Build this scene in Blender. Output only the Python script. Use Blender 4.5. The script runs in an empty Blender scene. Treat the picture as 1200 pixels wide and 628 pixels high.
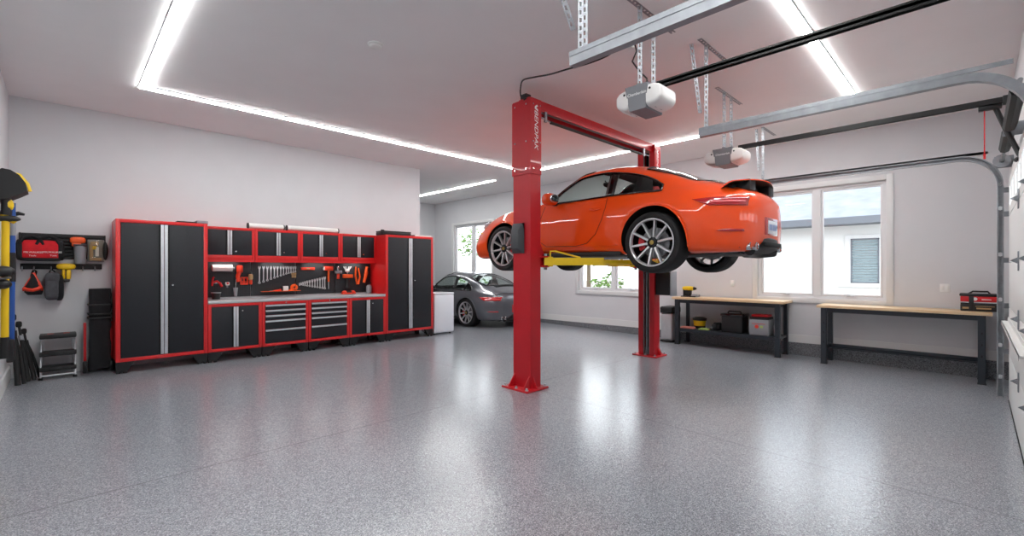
import bpy, bmesh, math, random
import numpy as np
from mathutils import Vector, Matrix
random.seed(7)
SC = bpy.context.scene
COL = SC.collection
PI = math.pi
def S(h):
    h = h.lstrip('#'); r = []
    for i in (0, 2, 4):
        c = int(h[i:i+2], 16) / 255
        r.append(c / 12.92 if c <= .04045 else ((c + .055) / 1.055) ** 2.4)
    return (r[0], r[1], r[2], 1)
# ---------------------------------------------------------------- camera, sky, light, exposure
FPX = 535.0
FWD = np.array([.7005, .7137, 0.]); FWD /= np.linalg.norm(FWD)
RGT = np.array([FWD[1], -FWD[0], 0.]); UPV = np.array([0, 0, 1.])
CAMZ = 1.4
cam_d = bpy.data.cameras.new('camera'); cam = bpy.data.objects.new('camera', cam_d); COL.objects.link(cam)
cam.location = (0, 0, CAMZ); cam.rotation_euler = (PI/2, 0, -math.atan2(FWD[0], FWD[1]))
cam_d.sensor_width = 36; cam_d.lens = 36 * FPX / 1200; cam_d.shift_y = 2/1200; cam_d.clip_start = .03
SC.camera = cam
SC.view_settings.view_transform = 'Standard'; SC.view_settings.look = 'None'
SC.view_settings.gamma = 1; SC.view_settings.use_curve_mapping = False
SC.view_settings.exposure = 0.5
SKY_STRENGTH = 2.6
LED_STRENGTH = 36.0
w = bpy.data.worlds.new('world'); SC.world = w; w.use_nodes = True
bg = w.node_tree.nodes['Background']; bg.inputs[0].default_value = (.90, .95, 1.0, 1); bg.inputs[1].default_value = SKY_STRENGTH
SC.cycles.use_denoising = True
SC.cycles.max_bounces = 8; SC.cycles.diffuse_bounces = 5; SC.cycles.glossy_bounces = 4
SC.cycles.transparent_max_bounces = 12
SC.cycles.caustics_reflective = False; SC.cycles.caustics_refractive = False
SC.cycles.sample_clamp_indirect = 4.0
# ---------------------------------------------------------------- photo-to-room helpers (points on real planes)
def ray(px, py): return FWD * FPX + RGT * (px - 600) + UPV * (316 - py)
def aX(px, py, X): d = ray(px, py); t = X / d[0]; return (X, d[1]*t, CAMZ + d[2]*t)
def aY(px, py, Y): d = ray(px, py); t = Y / d[1]; return (d[0]*t, Y, CAMZ + d[2]*t)
def aZ(px, py, Z): d = ray(px, py); t = (Z - CAMZ) / d[2]; return (d[0]*t, d[1]*t, Z)
def FL(Y): return -.0125 * max(0., 8.2 - Y)
# ---------------------------------------------------------------- materials
M = {}
def mat(name, col, rough=.5, metal=0., coat=0., emis=0., noise=0., nscale=40., bump=0., bscale=200., spec=.5, coatr=.03):
    m = bpy.data.materials.new(name); m.use_nodes = True
    nt = m.node_tree; b = nt.nodes['Principled BSDF']
    c = S(col) if isinstance(col, str) else tuple(col) + (1,)
    b.inputs['Base Color'].default_value = c; b.inputs['Roughness'].default_value = rough
    b.inputs['Metallic'].default_value = metal; b.inputs['Coat Weight'].default_value = coat
    b.inputs['Coat Roughness'].default_value = coatr; b.inputs['Specular IOR Level'].default_value = spec
    if emis: b.inputs['Emission Color'].default_value = c; b.inputs['Emission Strength'].default_value = emis
    tc = None
    if noise or bump: tc = nt.nodes.new('ShaderNodeTexCoord')
    if noise:
        n = nt.nodes.new('ShaderNodeTexNoise'); n.inputs['Scale'].default_value = nscale; n.inputs['Detail'].default_value = 4
        r = nt.nodes.new('ShaderNodeValToRGB')
        r.color_ramp.elements[0].position = .3; r.color_ramp.elements[1].position = .7
        r.color_ramp.elements[0].color = tuple(max(0, x*(1-noise)) for x in c[:3]) + (1,)
        r.color_ramp.elements[1].color = tuple(min(1, x*(1+noise)) for x in c[:3]) + (1,)
        nt.links.new(tc.outputs['Object'], n.inputs['Vector']); nt.links.new(n.outputs['Fac'], r.inputs['Fac'])
        nt.links.new(r.outputs['Color'], b.inputs['Base Color'])
    if bump:
        n2 = nt.nodes.new('ShaderNodeTexNoise'); n2.inputs['Scale'].default_value = bscale
        bp = nt.nodes.new('ShaderNodeBump'); bp.inputs['Strength'].default_value = bump; bp.inputs['Distance'].default_value = .01
        nt.links.new(tc.outputs['Object'], n2.inputs['Vector']); nt.links.new(n2.outputs['Fac'], bp.inputs['Height'])
        nt.links.new(bp.outputs['Normal'], b.inputs['Normal'])
    M[name] = m; return m
def glass(name, tint, refl=1.0, ior=1.45):
    m = bpy.data.materials.new(name); m.use_nodes = True; nt = m.node_tree; nt.nodes.clear()
    o = nt.nodes.new('ShaderNodeOutputMaterial'); mx = nt.nodes.new('ShaderNodeMixShader')
    t = nt.nodes.new('ShaderNodeBsdfTransparent'); t.inputs[0].default_value = tuple(tint) + (1,)
    g = nt.nodes.new('ShaderNodeBsdfGlossy'); g.inputs['Roughness'].default_value = .02; g.inputs[0].default_value = (refl, refl, refl, 1)
    f = nt.nodes.new('ShaderNodeLayerWeight'); f.inputs[0].default_value = .5
    p = nt.nodes.new('ShaderNodeMath'); p.operation = 'POWER'; p.inputs[1].default_value = 5; nt.links.new(f.outputs['Facing'], p.inputs[0])
    q = nt.nodes.new('ShaderNodeMath'); q.operation = 'MULTIPLY_ADD'; q.inputs[1].default_value = .85; q.inputs[2].default_value = ((ior-1)/(ior+1))**2; nt.links.new(p.outputs[0], q.inputs[0])
    nt.links.new(q.outputs[0], mx.inputs[0]); nt.links.new(t.outputs[0], mx.inputs[1]); nt.links.new(g.outputs[0], mx.inputs[2])
    nt.links.new(mx.outputs[0], o.inputs[0]); M[name] = m; return m
mat('wall', '#d2d2d5', .75, noise=.015, nscale=3, bump=.05, bscale=300)
mat('ceiling', '#eeecec', .8, noise=.015, nscale=2)
mat('white_trim', '#dddddd', .45)
mat('vinyl', '#e2e2e4', .4)
mat('red_frame', '#d01a1c', .38, coat=.3, noise=.04, nscale=6)
mat('door_black', '#13161d', .55, bump=.15, bscale=500, noise=.12, nscale=30)
mat('black_plastic', '#121214', .5, noise=.1)
mat('pad_grey', '#3c3e42', .55)
mat('black_metal', '#1b1b1d', .45, metal=.3)
mat('black_gloss', '#0b0b0c', .12, coat=.5)
mat('black_fabric', '#17171a', .9, bump=.3, bscale=150, noise=.2, nscale=25)
mat('grey_fabric', '#4a4b50', .9, bump=.3, bscale=150, noise=.15, nscale=25)
mat('rubber', '#101012', .75, noise=.1)
mat('aluminium', '#c9cbd0', .42, metal=.5, noise=.05, nscale=12)
mat('steel_top', '#bfc1c4', .38, metal=.5, noise=.06, nscale=8)
mat('chrome', '#d2d4d6', .15, metal=1.)
mat('galvanized', '#95989d', .5, metal=.75, noise=.12, nscale=14)
mat('lift_red', '#b80c1c', .45, coat=.15, noise=.04, nscale=5)
mat('lift_red_light', '#c81a24', .45, coat=.15)
mat('yellow_paint', '#e8c400', .4, coat=.2, noise=.04)
mat('yellow_plastic', '#e7be0a', .45)
mat('blue_plastic', '#1d4f9c', .45)
mat('orange_plastic', '#ef5a1c', .45)
mat('orange_red', '#e23a1e', .45)
mat('red_plastic', '#c8151c', .45)
mat('red_fabric', '#cc1420', .85, bump=.3, bscale=120, noise=.12, nscale=15)
mat('white_plastic', '#e6e6e4', .4)
mat('white_gloss', '#e3e8ee', .25, coat=.3)
mat('opener_grey', '#7a7b80', .5)
mat('opener_lens', '#e4e1df', .35)
mat('paper_white', '#e9e9e6', .6)
mat('paper_pink', '#d98a80', .7)
mat('paper_green', '#a9bf6a', .7)
mat('bench_frame', '#2b3138', .42, metal=.2)
mat('grey_plastic', '#8f9196', .5)
mat('tan', '#a98a5f', .6)
mat('lettering', '#f2f2f2', .5)
mat('ink_blue', '#6f86b5', .5)
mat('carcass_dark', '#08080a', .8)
mat('tail_red', '#a80f16', .12, coat=1.)
mat('tail_bright', '#e8666a', .12, coat=1.)
mat('amber', '#e08a1a', .2, coat=1.)
mat('headlamp', '#d9dde2', .12, metal=.3, coat=1.)
mat('car_orange', '#f04c08', .5, metal=0., coat=1., noise=.01, spec=.15)
mat('car_grey', '#55565c', .32, metal=.55, coat=1.)
mat('interior', '#17171a', .8)
mat('wheel_silver', '#d2d2d4', .3, metal=.75)
mat('wheel_dark', '#26272a', .35, metal=.7)
mat('disc', '#8b8b8e', .35, metal=.9)
mat('gold', '#a9904c', .4, metal=.5)
mat('roofing', '#8d929b', .9, noise=.12, nscale=3)
mat('stucco', '#e8e8e6', .9, noise=.03)
mat('fascia', '#6f737b', .7)
mat('leaf', '#5f7f3a', .8, noise=.5, nscale=8)
mat('bark', '#6e6050', .9, noise=.3)
mat('lawn', '#a6a29c', .9, noise=.35, nscale=6)
mat('blind', '#93a3a9', .6)
mat('tool_steel', '#d8dadd', .35, metal=.45)
mat('outlet', '#e8e8e8', .4)
glass('window_glass', (.98, .985, .985), ior=1.2)
glass('car_glass', (.66, .72, .70), ior=1.5)
glass('clear_plastic', (.9, .88, .82), ior=1.4)
def led(name, strength, col=(.985, 1, .985)):
    m = bpy.data.materials.new(name); m.use_nodes = True; nt = m.node_tree; nt.nodes.clear()
    o = nt.nodes.new('ShaderNodeOutputMaterial'); e = nt.nodes.new('ShaderNodeEmission')
    e.inputs[0].default_value = col + (1,); e.inputs[1].default_value = strength
    nt.links.new(e.outputs[0], o.inputs[0]); M[name] = m
led('led', LED_STRENGTH); led('led_small', 13.0)
# floor: grey flake epoxy under a glossy coat, with two saw-cut joints
def floor_mat():
    m = bpy.data.materials.new('epoxy_floor'); m.use_nodes = True; nt = m.node_tree; L = nt.links
    b = nt.nodes['Principled BSDF']; tc = nt.nodes.new('ShaderNodeTexCoord')
    v = nt.nodes.new('ShaderNodeTexVoronoi'); v.inputs['Scale'].default_value = 200
    L.new(tc.outputs['Object'], v.inputs['Vector'])
    sep = nt.nodes.new('ShaderNodeSeparateColor'); L.new(v.outputs['Color'], sep.inputs[0])
    r = nt.nodes.new('ShaderNodeValToRGB'); e = r.color_ramp.elements
    e[0].position = 0; e[0].color = S('#585b62'); e[1].position = 1; e[1].color = S('#d4d8de')
    for p, c in ((.2, '#777b83'), (.5, '#93979f'), (.82, '#adb1b8')):
        q = e.new(p); q.color = S(c)
    L.new(sep.outputs[0], r.inputs['Fac'])
    n = nt.nodes.new('ShaderNodeTexNoise'); n.inputs['Scale'].default_value = .7; n.inputs['Detail'].default_value = 3
    L.new(tc.outputs['Object'], n.inputs['Vector'])
    mr = nt.nodes.new('ShaderNodeMapRange'); mr.inputs[3].default_value = .9; mr.inputs[4].default_value = 1.08; L.new(n.outputs['Fac'], mr.inputs[0])
    mul = nt.nodes.new('ShaderNodeMix'); mul.data_type = 'RGBA'; mul.blend_type = 'MULTIPLY'; mul.inputs[0].default_value = 1
    L.new(r.outputs[0], mul.inputs[6]); L.new(mr.outputs[0], mul.inputs[7])
    sx = nt.nodes.new('ShaderNodeSeparateXYZ'); L.new(tc.outputs['Object'], sx.inputs[0])
    masks = []
    for ax, val in (('X', 4.10), ('Y', 3.98)):
        a = nt.nodes.new('ShaderNodeMath'); a.operation = 'SUBTRACT'; a.inputs[1].default_value = val; L.new(sx.outputs[ax], a.inputs[0])
        ab = nt.nodes.new('ShaderNodeMath'); ab.operation = 'ABSOLUTE'; L.new(a.outputs[0], ab.inputs[0])
        lt = nt.nodes.new('ShaderNodeMath'); lt.operation = 'LESS_THAN'; lt.inputs[1].default_value = .006; L.new(ab.outputs[0], lt.inputs[0]); masks.append(lt)
    mx = nt.nodes.new('ShaderNodeMath'); mx.operation = 'MAXIMUM'; L.new(masks[0].outputs[0], mx.inputs[0]); L.new(masks[1].outputs[0], mx.inputs[1])
    hf = nt.nodes.new('ShaderNodeMath'); hf.operation = 'MULTIPLY'; hf.inputs[1].default_value = .55; L.new(mx.outputs[0], hf.inputs[0])
    m2 = nt.nodes.new('ShaderNodeMix'); m2.data_type = 'RGBA'; L.new(hf.outputs[0], m2.inputs[0]); L.new(mul.outputs[2], m2.inputs[6]); m2.inputs[7].default_value = S('#303236')
    L.new(m2.outputs[2], b.inputs['Base Color'])
    b.inputs['Roughness'].default_value = .30; b.inputs['Specular IOR Level'].default_value = .6
    b.inputs['Coat Weight'].default_value = .8; b.inputs['Coat Roughness'].default_value = .095
    n2 = nt.nodes.new('ShaderNodeTexNoise'); n2.inputs['Scale'].default_value = 45; n2.inputs['Detail'].default_value = 2
    L.new(tc.outputs['Object'], n2.inputs['Vector'])
    bp = nt.nodes.new('ShaderNodeBump'); bp.inputs['Strength'].default_value = .16; bp.inputs['Distance'].default_value = .012
    L.new(n2.outputs['Fac'], bp.inputs['Height']); L.new(bp.outputs['Normal'], b.inputs['Normal']); L.new(bp.outputs['Normal'], b.inputs['Coat Normal'])
    M['epoxy_floor'] = m
floor_mat()
def curb_mat():
    m = bpy.data.materials.new('epoxy_curb'); m.use_nodes = True; nt = m.node_tree
    b = nt.nodes['Principled BSDF']; tc = nt.nodes.new('ShaderNodeTexCoord')
    v = nt.nodes.new('ShaderNodeTexVoronoi'); v.inputs['Scale'].default_value = 120; nt.links.new(tc.outputs['Object'], v.inputs['Vector'])
    sep = nt.nodes.new('ShaderNodeSeparateColor'); nt.links.new(v.outputs['Color'], sep.inputs[0])
    r = nt.nodes.new('ShaderNodeValToRGB'); r.color_ramp.elements[0].color = S('#3c3e43'); r.color_ramp.elements[1].color = S('#8a8c91')
    nt.links.new(sep.outputs[0], r.inputs['Fac']); nt.links.new(r.outputs[0], b.inputs['Base Color']); b.inputs['Roughness'].default_value = .4
    M['epoxy_curb'] = m
curb_mat()
def wood_mat():
    m = bpy.data.materials.new('butcher_block'); m.use_nodes = True; nt = m.node_tree
    b = nt.nodes['Principled BSDF']; tc = nt.nodes.new('ShaderNodeTexCoord'); mp = nt.nodes.new('ShaderNodeMapping')
    mp.inputs['Scale'].default_value = (22, 1.2, 22); nt.links.new(tc.outputs['Object'], mp.inputs[0])
    n = nt.nodes.new('ShaderNodeTexNoise'); n.inputs['Scale'].default_value = 3; n.inputs['Detail'].default_value = 5; nt.links.new(mp.outputs[0], n.inputs['Vector'])
    r = nt.nodes.new('ShaderNodeValToRGB'); r.color_ramp.elements[0].position = .3; r.color_ramp.elements[1].position = .7
    r.color_ramp.elements[0].color = S('#d6b083'); r.color_ramp.elements[1].color = S('#e8cfab')
    nt.links.new(n.outputs['Fac'], r.inputs[0]); nt.links.new(r.outputs[0], b.inputs['Base Color']); b.inputs['Roughness'].default_value = .4
    M['butcher_block'] = m
wood_mat()
def pegboard_mat():
    m = bpy.data.materials.new('pegboard_black'); m.use_nodes = True; nt = m.node_tree; L = nt.links
    b = nt.nodes['Principled BSDF']; tc = nt.nodes.new('ShaderNodeTexCoord'); sx = nt.nodes.new('ShaderNodeSeparateXYZ'); L.new(tc.outputs['Object'], sx.inputs[0])
    outs = []
    for ax in 'XZ':
        a = nt.nodes.new('ShaderNodeMath'); a.operation = 'MULTIPLY'; a.inputs[1].default_value = 30; L.new(sx.outputs[ax], a.inputs[0])
        f = nt.nodes.new('ShaderNodeMath'); f.operation = 'FRACT'; L.new(a.outputs[0], f.inputs[0])
        s = nt.nodes.new('ShaderNodeMath'); s.operation = 'SUBTRACT'; s.inputs[1].default_value = .5; L.new(f.outputs[0], s.inputs[0])
        p = nt.nodes.new('ShaderNodeMath'); p.operation = 'POWER'; p.inputs[1].default_value = 2; L.new(s.outputs[0], p.inputs[0]); outs.append(p)
    ad = nt.nodes.new('ShaderNodeMath'); ad.operation = 'ADD'; L.new(outs[0].outputs[0], ad.inputs[0]); L.new(outs[1].outputs[0], ad.inputs[1])
    lt = nt.nodes.new('ShaderNodeMath'); lt.operation = 'LESS_THAN'; lt.inputs[1].default_value = .04; L.new(ad.outputs[0], lt.inputs[0])
    mx = nt.nodes.new('ShaderNodeMix'); mx.data_type = 'RGBA'; L.new(lt.outputs[0], mx.inputs[0]); mx.inputs[6].default_value = S('#25272b'); mx.inputs[7].default_value = S('#050506')
    L.new(mx.outputs[2], b.inputs['Base Color']); b.inputs['Roughness'].default_value = .5
    M['pegboard_black'] = m
pegboard_mat()
# ---------------------------------------------------------------- mesh builder
class MB:
    def __init__(s, o=(0, 0, 0)):
        s.o = Vector(o); s.v = []; s.f = []; s.m = []
    def add(s, vs, fs, m=0):
        k = len(s.v); s.v += [tuple(Vector(p) - s.o) for p in vs]
        for f in fs: s.f.append([i + k for i in f]); s.m.append(m)
        return s
    def bm(s, b, m=0):
        b.verts.ensure_lookup_table()
        s.add([v.co.copy() for v in b.verts], [[v.index for v in f.verts] for f in b.faces], m); b.free(); return s
    def box(s, x0, x1, y0, y1, z0, z1, bev=0, m=0, seg=2, rot=None):
        b = bmesh.new(); bmesh.ops.create_cube(b, size=1)
        for v in b.verts: v.co = Vector((v.co.x*(x1-x0), v.co.y*(y1-y0), v.co.z*(z1-z0)))
        if bev: bmesh.ops.bevel(b, geom=b.edges[:], offset=bev, segments=seg, affect='EDGES', profile=.5)
        c = Vector(((x0+x1)/2, (y0+y1)/2, (z0+z1)/2))
        for v in b.verts: v.co = (rot @ v.co if rot else v.co) + c
        b.verts.index_update(); return s.bm(b, m)
    def cyl(s, p0, p1, r0, r1=None, n=16, m=0, caps=True):
        p0 = Vector(p0); p1 = Vector(p1); r1 = r0 if r1 is None else r1
        d = (p1 - p0).normalized(); a = d.orthogonal().normalized(); c = d.cross(a)
        vs = [p + (a*math.cos(2*PI*i/n) + c*math.sin(2*PI*i/n))*r for p, r in ((p0, r0), (p1, r1)) for i in range(n)]
        fs = [[i, (i+1) % n, n + (i+1) % n, n + i] for i in range(n)]
        if caps: fs += [list(range(n))[::-1], list(range(n, 2*n))]
        return s.add(vs, fs, m)
    def tube(s, pts, r, n=8, m=0, closed=False):
        pts = [Vector(p) for p in pts]; N = len(pts); rings = []; a = None
        for i, p in enumerate(pts):
            q0 = pts[(i-1) % N] if (closed or i > 0) else p; q1 = pts[(i+1) % N] if (closed or i < N-1) else p
            d = (q1 - q0).normalized()
            a = d.orthogonal().normalized() if a is None else (a - d*a.dot(d)).normalized()
            c = d.cross(a); rr = r[i] if hasattr(r, '__len__') else r
            rings.append([p + (a*math.cos(2*PI*k/n) + c*math.sin(2*PI*k/n))*rr for k in range(n)])
        vs = [v for R in rings for v in R]; fs = []
        for i in range(N if closed else N-1):
            j = (i+1) % N
            fs += [[i*n+k, i*n+(k+1) % n, j*n+(k+1) % n, j*n+k] for k in range(n)]
        if not closed: fs += [list(range(n))[::-1], list(range((N-1)*n, N*n))]
        return s.add(vs, fs, m)
    def prism(s, poly, ax, a, b, m=0):
        def P(p, t):
            return {'x': (t, p[0], p[1]), 'y': (p[0], t, p[1]), 'z': (p[0], p[1], t)}[ax]
        n = len(poly); vs = [P(p, a) for p in poly] + [P(p, b) for p in poly]
        return s.add(vs, [[i, (i+1) % n, n+(i+1) % n, n+i] for i in range(n)] + [list(range(n))[::-1], list(range(n, 2*n))], m)
    def lathe(s, prof, c, ax, n=32, m=0, closed=False, arc=None):
        c = Vector(c); A = Vector(ax).normalized(); u = A.orthogonal().normalized(); w_ = A.cross(u); k = len(prof)
        vs = [c + A*h + (u*math.cos(2*PI*i/n) + w_*math.sin(2*PI*i/n))*r for i in range(n) for r, h in prof]
        fs = [[i*k+j, i*k+j+1, ((i+1) % n)*k+j+1, ((i+1) % n)*k+j] for i in range(n) for j in range(k-1)]
        if closed: fs += [[i*k+k-1, i*k, ((i+1) % n)*k, ((i+1) % n)*k+k-1] for i in range(n)]
        return s.add(vs, fs, m)
    def ell(s, c, r, n=16, m=0, e=1.0, rot=None):
        c = Vector(c); vs = []; k = n//2
        sp = lambda t: math.copysign(abs(t)**e, t)
        for j in range(k+1):
            th = PI*j/k - PI/2
            for i in range(n):
                ph = 2*PI*i/n
                p = Vector((r[0]*sp(math.cos(th))*sp(math.cos(ph)), r[1]*sp(math.cos(th))*sp(math.sin(ph)), r[2]*sp(math.sin(th))))
                vs.append(c + (rot @ p if rot else p))
        return s.add(vs, [[j*n+i, j*n+(i+1) % n, (j+1)*n+(i+1) % n, (j+1)*n+i] for j in range(k) for i in range(n)], m)
    def grid(s, G, m=0, closed_u=False):
        nr, nc = len(G), len(G[0])
        return s.add([p for row in G for p in row], [[i*nc+j, i*nc+(j+1) % nc, (i+1)*nc+(j+1) % nc, (i+1)*nc+j] for i in range(nr-1) for j in range(nc if closed_u else nc-1)], m)
    def loft(s, rings, m=0):
        n = len(rings[0]); s.grid(rings, m, True)
        k = len(s.v) - n*len(rings)
        s.f.append([k+i for i in range(n)][::-1]); s.m.append(m)
        s.f.append([k+(len(rings)-1)*n+i for i in range(n)]); s.m.append(m); return s
    def text(s, string, size, mtx, ext=.002, m=0, shear=0., sx=1.0):
        cu = bpy.data.curves.new('t', 'FONT'); cu.body = string; cu.size = size; cu.extrude = ext; cu.align_x = 'CENTER'; cu.align_y = 'CENTER'; cu.shear = shear
        ob = bpy.data.objects.new('t', cu); COL.objects.link(ob)
        dg = bpy.context.evaluated_depsgraph_get(); me = bpy.data.meshes.new_from_object(ob.evaluated_get(dg))
        s.add([mtx @ Vector((v.co.x*sx, v.co.y, v.co.z)) for v in me.vertices], [list(p.vertices) for p in me.polygons], m)
        bpy.data.objects.remove(ob); bpy.data.curves.remove(cu); bpy.data.meshes.remove(me); return s
def P(name, mb, mats, parent=None, label=None, ang=35, loc=None, weld=False):
    me = bpy.data.meshes.new(name); me.from_pydata(mb.v, [], mb.f)
    for m_ in (mats if isinstance(mats, (list, tuple)) else [mats]): me.materials.append(M[m_])
    for p, mi in zip(me.polygons, mb.m): p.material_index = mi; p.use_smooth = True
    b = bmesh.new(); b.from_mesh(me)
    if weld: bmesh.ops.remove_doubles(b, verts=b.verts[:], dist=1e-5)
    bmesh.ops.recalc_face_normals(b, faces=b.faces[:]); b.to_mesh(me); b.free()
    me.set_sharp_from_angle(angle=math.radians(ang))
    o = bpy.data.objects.new(name, me); COL.objects.link(o)
    if parent: o.parent = parent
    if loc is not None: o.location = loc
    if label: o['label'] = label
    return o
def thing(name, label, cat, loc=(0, 0, 0), group=None, rz=0.):
    o = bpy.data.objects.new(name, None); COL.objects.link(o); o.empty_display_size = .1
    o.location = loc; o.rotation_euler = (0, 0, rz); o['label'] = label; o['category'] = cat
    if group: o['group'] = group
    return o
def tag(o, label, cat, group=None, kind=None):
    o['label'] = label; o['category'] = cat
    if group: o['group'] = group
    if kind: o['kind'] = kind
    return o
def struct(o): o['kind'] = 'structure'; return o
def dup(root, loc, label, rz=None):
    r = root.copy(); COL.objects.link(r); r.location = loc; r['label'] = label
    if rz is not None: r.rotation_euler = (0, 0, rz)
    for ch in list(root.children):
        c = ch.copy(); COL.objects.link(c); c.parent = r
        for g in ch.children:
            d = g.copy(); COL.objects.link(d); d.parent = c
    return r
# ================================================================ THE SETTING
ZC = 3.64; XW = 9.1; YB = 8.7; XL = -.507; YF = -.30; YA = 13.04; XE = 5.66
b = MB()
xs = [XL-.15, XW+.15]; ys = [YF-.15, 8.2, YA+.15]
b.add([(x, y, FL(y)) for y in ys for x in xs] + [(x, y, -.35) for y in ys for x in xs],
      [[0, 1, 3, 2], [2, 3, 5, 4], [6, 8, 9, 7], [8, 10, 11, 9], [0, 6, 7, 1], [4, 5, 11, 10], [0, 2, 8, 6], [2, 4, 10, 8], [1, 7, 9, 3], [3, 9, 11, 5]])
struct(P('floor', b, 'epoxy_floor', ang=1))
struct(P('ceiling', MB().box(XL-.15, XW+.15, YF-.15, YA+.15, ZC, ZC+.15), 'ceiling'))
struct(P('wall_left', MB().box(XL-.15, XL, YF-.15, YB+.15, -.3, ZC), 'wall'))
struct(P('wall_back', MB().box(XL, XE, YB, YB+.15, -.3, ZC), 'wall'))
struct(P('wall_alcove', MB().box(XE-1.2, XW, YA, YA+.15, -.3, ZC), 'wall'))
struct(P('wall_alcove_side', MB().box(XE-1.35, XE-1.2, YB+.15, YA+.15, -.3, ZC), 'wall'))
WIN = {1: (10.03, 12.07, .81, 2.92), 2: (4.86, 7.0, .81, 2.90), 3: (.90, 2.91, .83, 2.88)}
CW = .085
b = MB(); X0, X1 = XW, XW + .16
ops = sorted((y0+CW, y1-CW, z0+CW, z1-CW) for y0, y1, z0, z1 in WIN.values())
py = YF - .15
for y0, y1, z0, z1 in ops:
    b.box(X0, X1, py, y0, -.3, ZC); b.box(X0, X1, y0, y1, -.3, z0); b.box(X0, X1, y0, y1, z1, ZC); py = y1
b.box(X0, X1, py, YA+.15, -.3, ZC)
struct(P('wall_right', b, 'wall'))
DX0, DX1, DZ = 4.62, 7.72, 2.42
b = MB().box(XL, DX0+.06, YF-.15, YF, -.3, ZC).box(DX1-.06, XW, YF-.15, YF, -.3, ZC).box(DX0+.06, DX1-.06, YF-.15, YF, DZ-.03, ZC)
struct(P('wall_front', b, 'wall'))
# curb and base trims
def wedge(x0, x1, za, zb_, ya, yb):   # strip along Y with its own top line
    return [(x0, ya, za[0]), (x1, ya, za[0]), (x1, yb, za[1]), (x0, yb, za[1]), (x0, ya, zb_[0]), (x1, ya, zb_[0]), (x1, yb, zb_[1]), (x0, yb, zb_[1])], [[0, 1, 2, 3], [7, 6, 5, 4], [0, 4, 5, 1], [1, 5, 6, 2], [2, 6, 7, 3], [3, 7, 4, 0]]
ct = lambda y: .155 - .0075*y
struct(P('trim_1', MB().add(*wedge(XW-.035, XW, (-.12, -.02), (ct(YF), ct(YA)), YF, YA)), 'epoxy_curb'))
struct(P('baseboard_right', MB().add(*wedge(XW-.018, XW, (ct(YF), ct(YA)), (ct(YF)+.13, ct(YA)+.15), YF, YA)), 'white_trim'))
struct(P('baseboard_left', MB().add(*wedge(XL, XL+.02, (-.1, 0), (.15, .17), YF, YB)), 'white_trim'))
struct(P('baseboard_alcove', MB().box(XE-1.2, XW, YA-.02, YA, 0, .16), 'white_trim'))
# windows: white casing, two sashes, panes, crank handles
for n, (y0, y1, z0, z1) in WIN.items():
    i0, i1, j0, j1 = y0+CW, y1-CW, z0+CW, z1-CW
    b = MB()
    for a in ((i0, i0+.045, j0, j1), (i1-.045, i1, j0, j1), (i0+.045, i1-.045, j0, j0+.045), (i0+.045, i1-.045, j1-.045, j1)): b.box(XW+.04, XW+.13, *a)
    mid = (i0+i1)/2; b.box(XW+.03, XW+.13, mid-.05, mid+.05, j0+.045, j1-.045)
    wn = struct(P('window_%d' % n, b, 'vinyl'))
    c = MB().box(XW-.022, XW, y0, y0+CW, z0, z1, .004).box(XW-.022, XW, y1-CW, y1, z0, z1, .004).box(XW-.022, XW, y0+CW, y1-CW, z1-CW, z1, .004).box(XW-.03, XW, y0+CW, y1-CW, z0, z0+CW, .004)
    for a in ((i0-.004, i0), (i1, i1+.004)): c.box(XW, XW+.15, a[0], a[1], j0, j1)
    c.box(XW, XW+.15, i0, i1, j0-.004, j0).box(XW, XW+.15, i0, i1, j1, j1+.004)
    P('casing', c, 'white_trim', wn)
    for s0, s1 in ((i0+.045, mid-.05), (mid+.05, i1-.045)):
        s = MB()
        for a in ((s0, s0+.035, j0+.045, j1-.045), (s1-.035, s1, j0+.045, j1-.045), (s0+.035, s1-.035, j0+.045, j0+.08), (s0+.035, s1-.035, j1-.08, j1-.045)): s.box(XW+.06, XW+.11, *a, .006)
        sh = P('sash', s, 'vinyl', wn)
        P('pane', MB().box(XW+.082, XW+.088, s0+.03, s1-.03, j0+.075, j1-.075), 'window_glass', sh)
        h = MB().box(XW+.015, XW+.055, (s0+s1)/2-.05, (s0+s1)/2+.05, j0+.045, j0+.062, .006).tube([(XW+.03, (s0+s1)/2, j0+.06), (XW+.01, (s0+s1)/2+.03, j0+.075), (XW, (s0+s1)/2+.09, j0+.07)], .007)
        P('crank_handle', h, 'aluminium', wn)
# ================================================================ OUTSIDE THE WINDOWS
struct(P('ground', MB().box(XW+.3, 60, -30, 60, -.6, -.35), 'lawn'))
yc = aX(731, 330, 15)[1]
hs = thing('neighbour_house', 'white stucco neighbouring house with grey shingle roof outside the big window', 'house', (15, 0, -.35))
P('wall', MB(hs.location).box(15, 19, -12, yc, -.35, 2.85), 'stucco', hs)
P('roof', MB(hs.location).prism([(14.4, 2.66), (14.4, 2.76), (19.4, 5.3), (24, 3.0), (24, 2.9), (19.4, 5.1)], 'y', -12.4, yc+.4), 'roofing', hs)
P('fascia', MB(hs.location).box(14.36, 14.4, -12.4, yc+.4, 2.58, 2.76).box(14.4, 15, -12.4, yc+.4, 2.58, 2.62), 'fascia', hs)
hy0, hy1, hz0, hz1 = 1.76, 2.36, 1.10, 2.22
b = MB(hs.location)
for a in ((hy0-.12, hy0, hz0-.05, hz1+.1), (hy1, hy1+.12, hz0-.05, hz1+.1), (hy0, hy1, hz1, hz1+.1), (hy0-.3, hy1+.3, hz0-.16, hz0-.05)): b.box(14.95, 15.0, *a)
wf = P('window_frame', b, 'white_trim', hs)
b = MB(hs.location)
for a in ((hy0, hy0+.03, hz0-.05, hz1), (hy1-.03, hy1, hz0-.05, hz1), (hy0, hy1, hz1-.03, hz1), (hy0, hy1, hz0-.05, hz0-.02)): b.box(14.94, 14.97, *a)
P('sash', b, 'fascia', wf)
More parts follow.
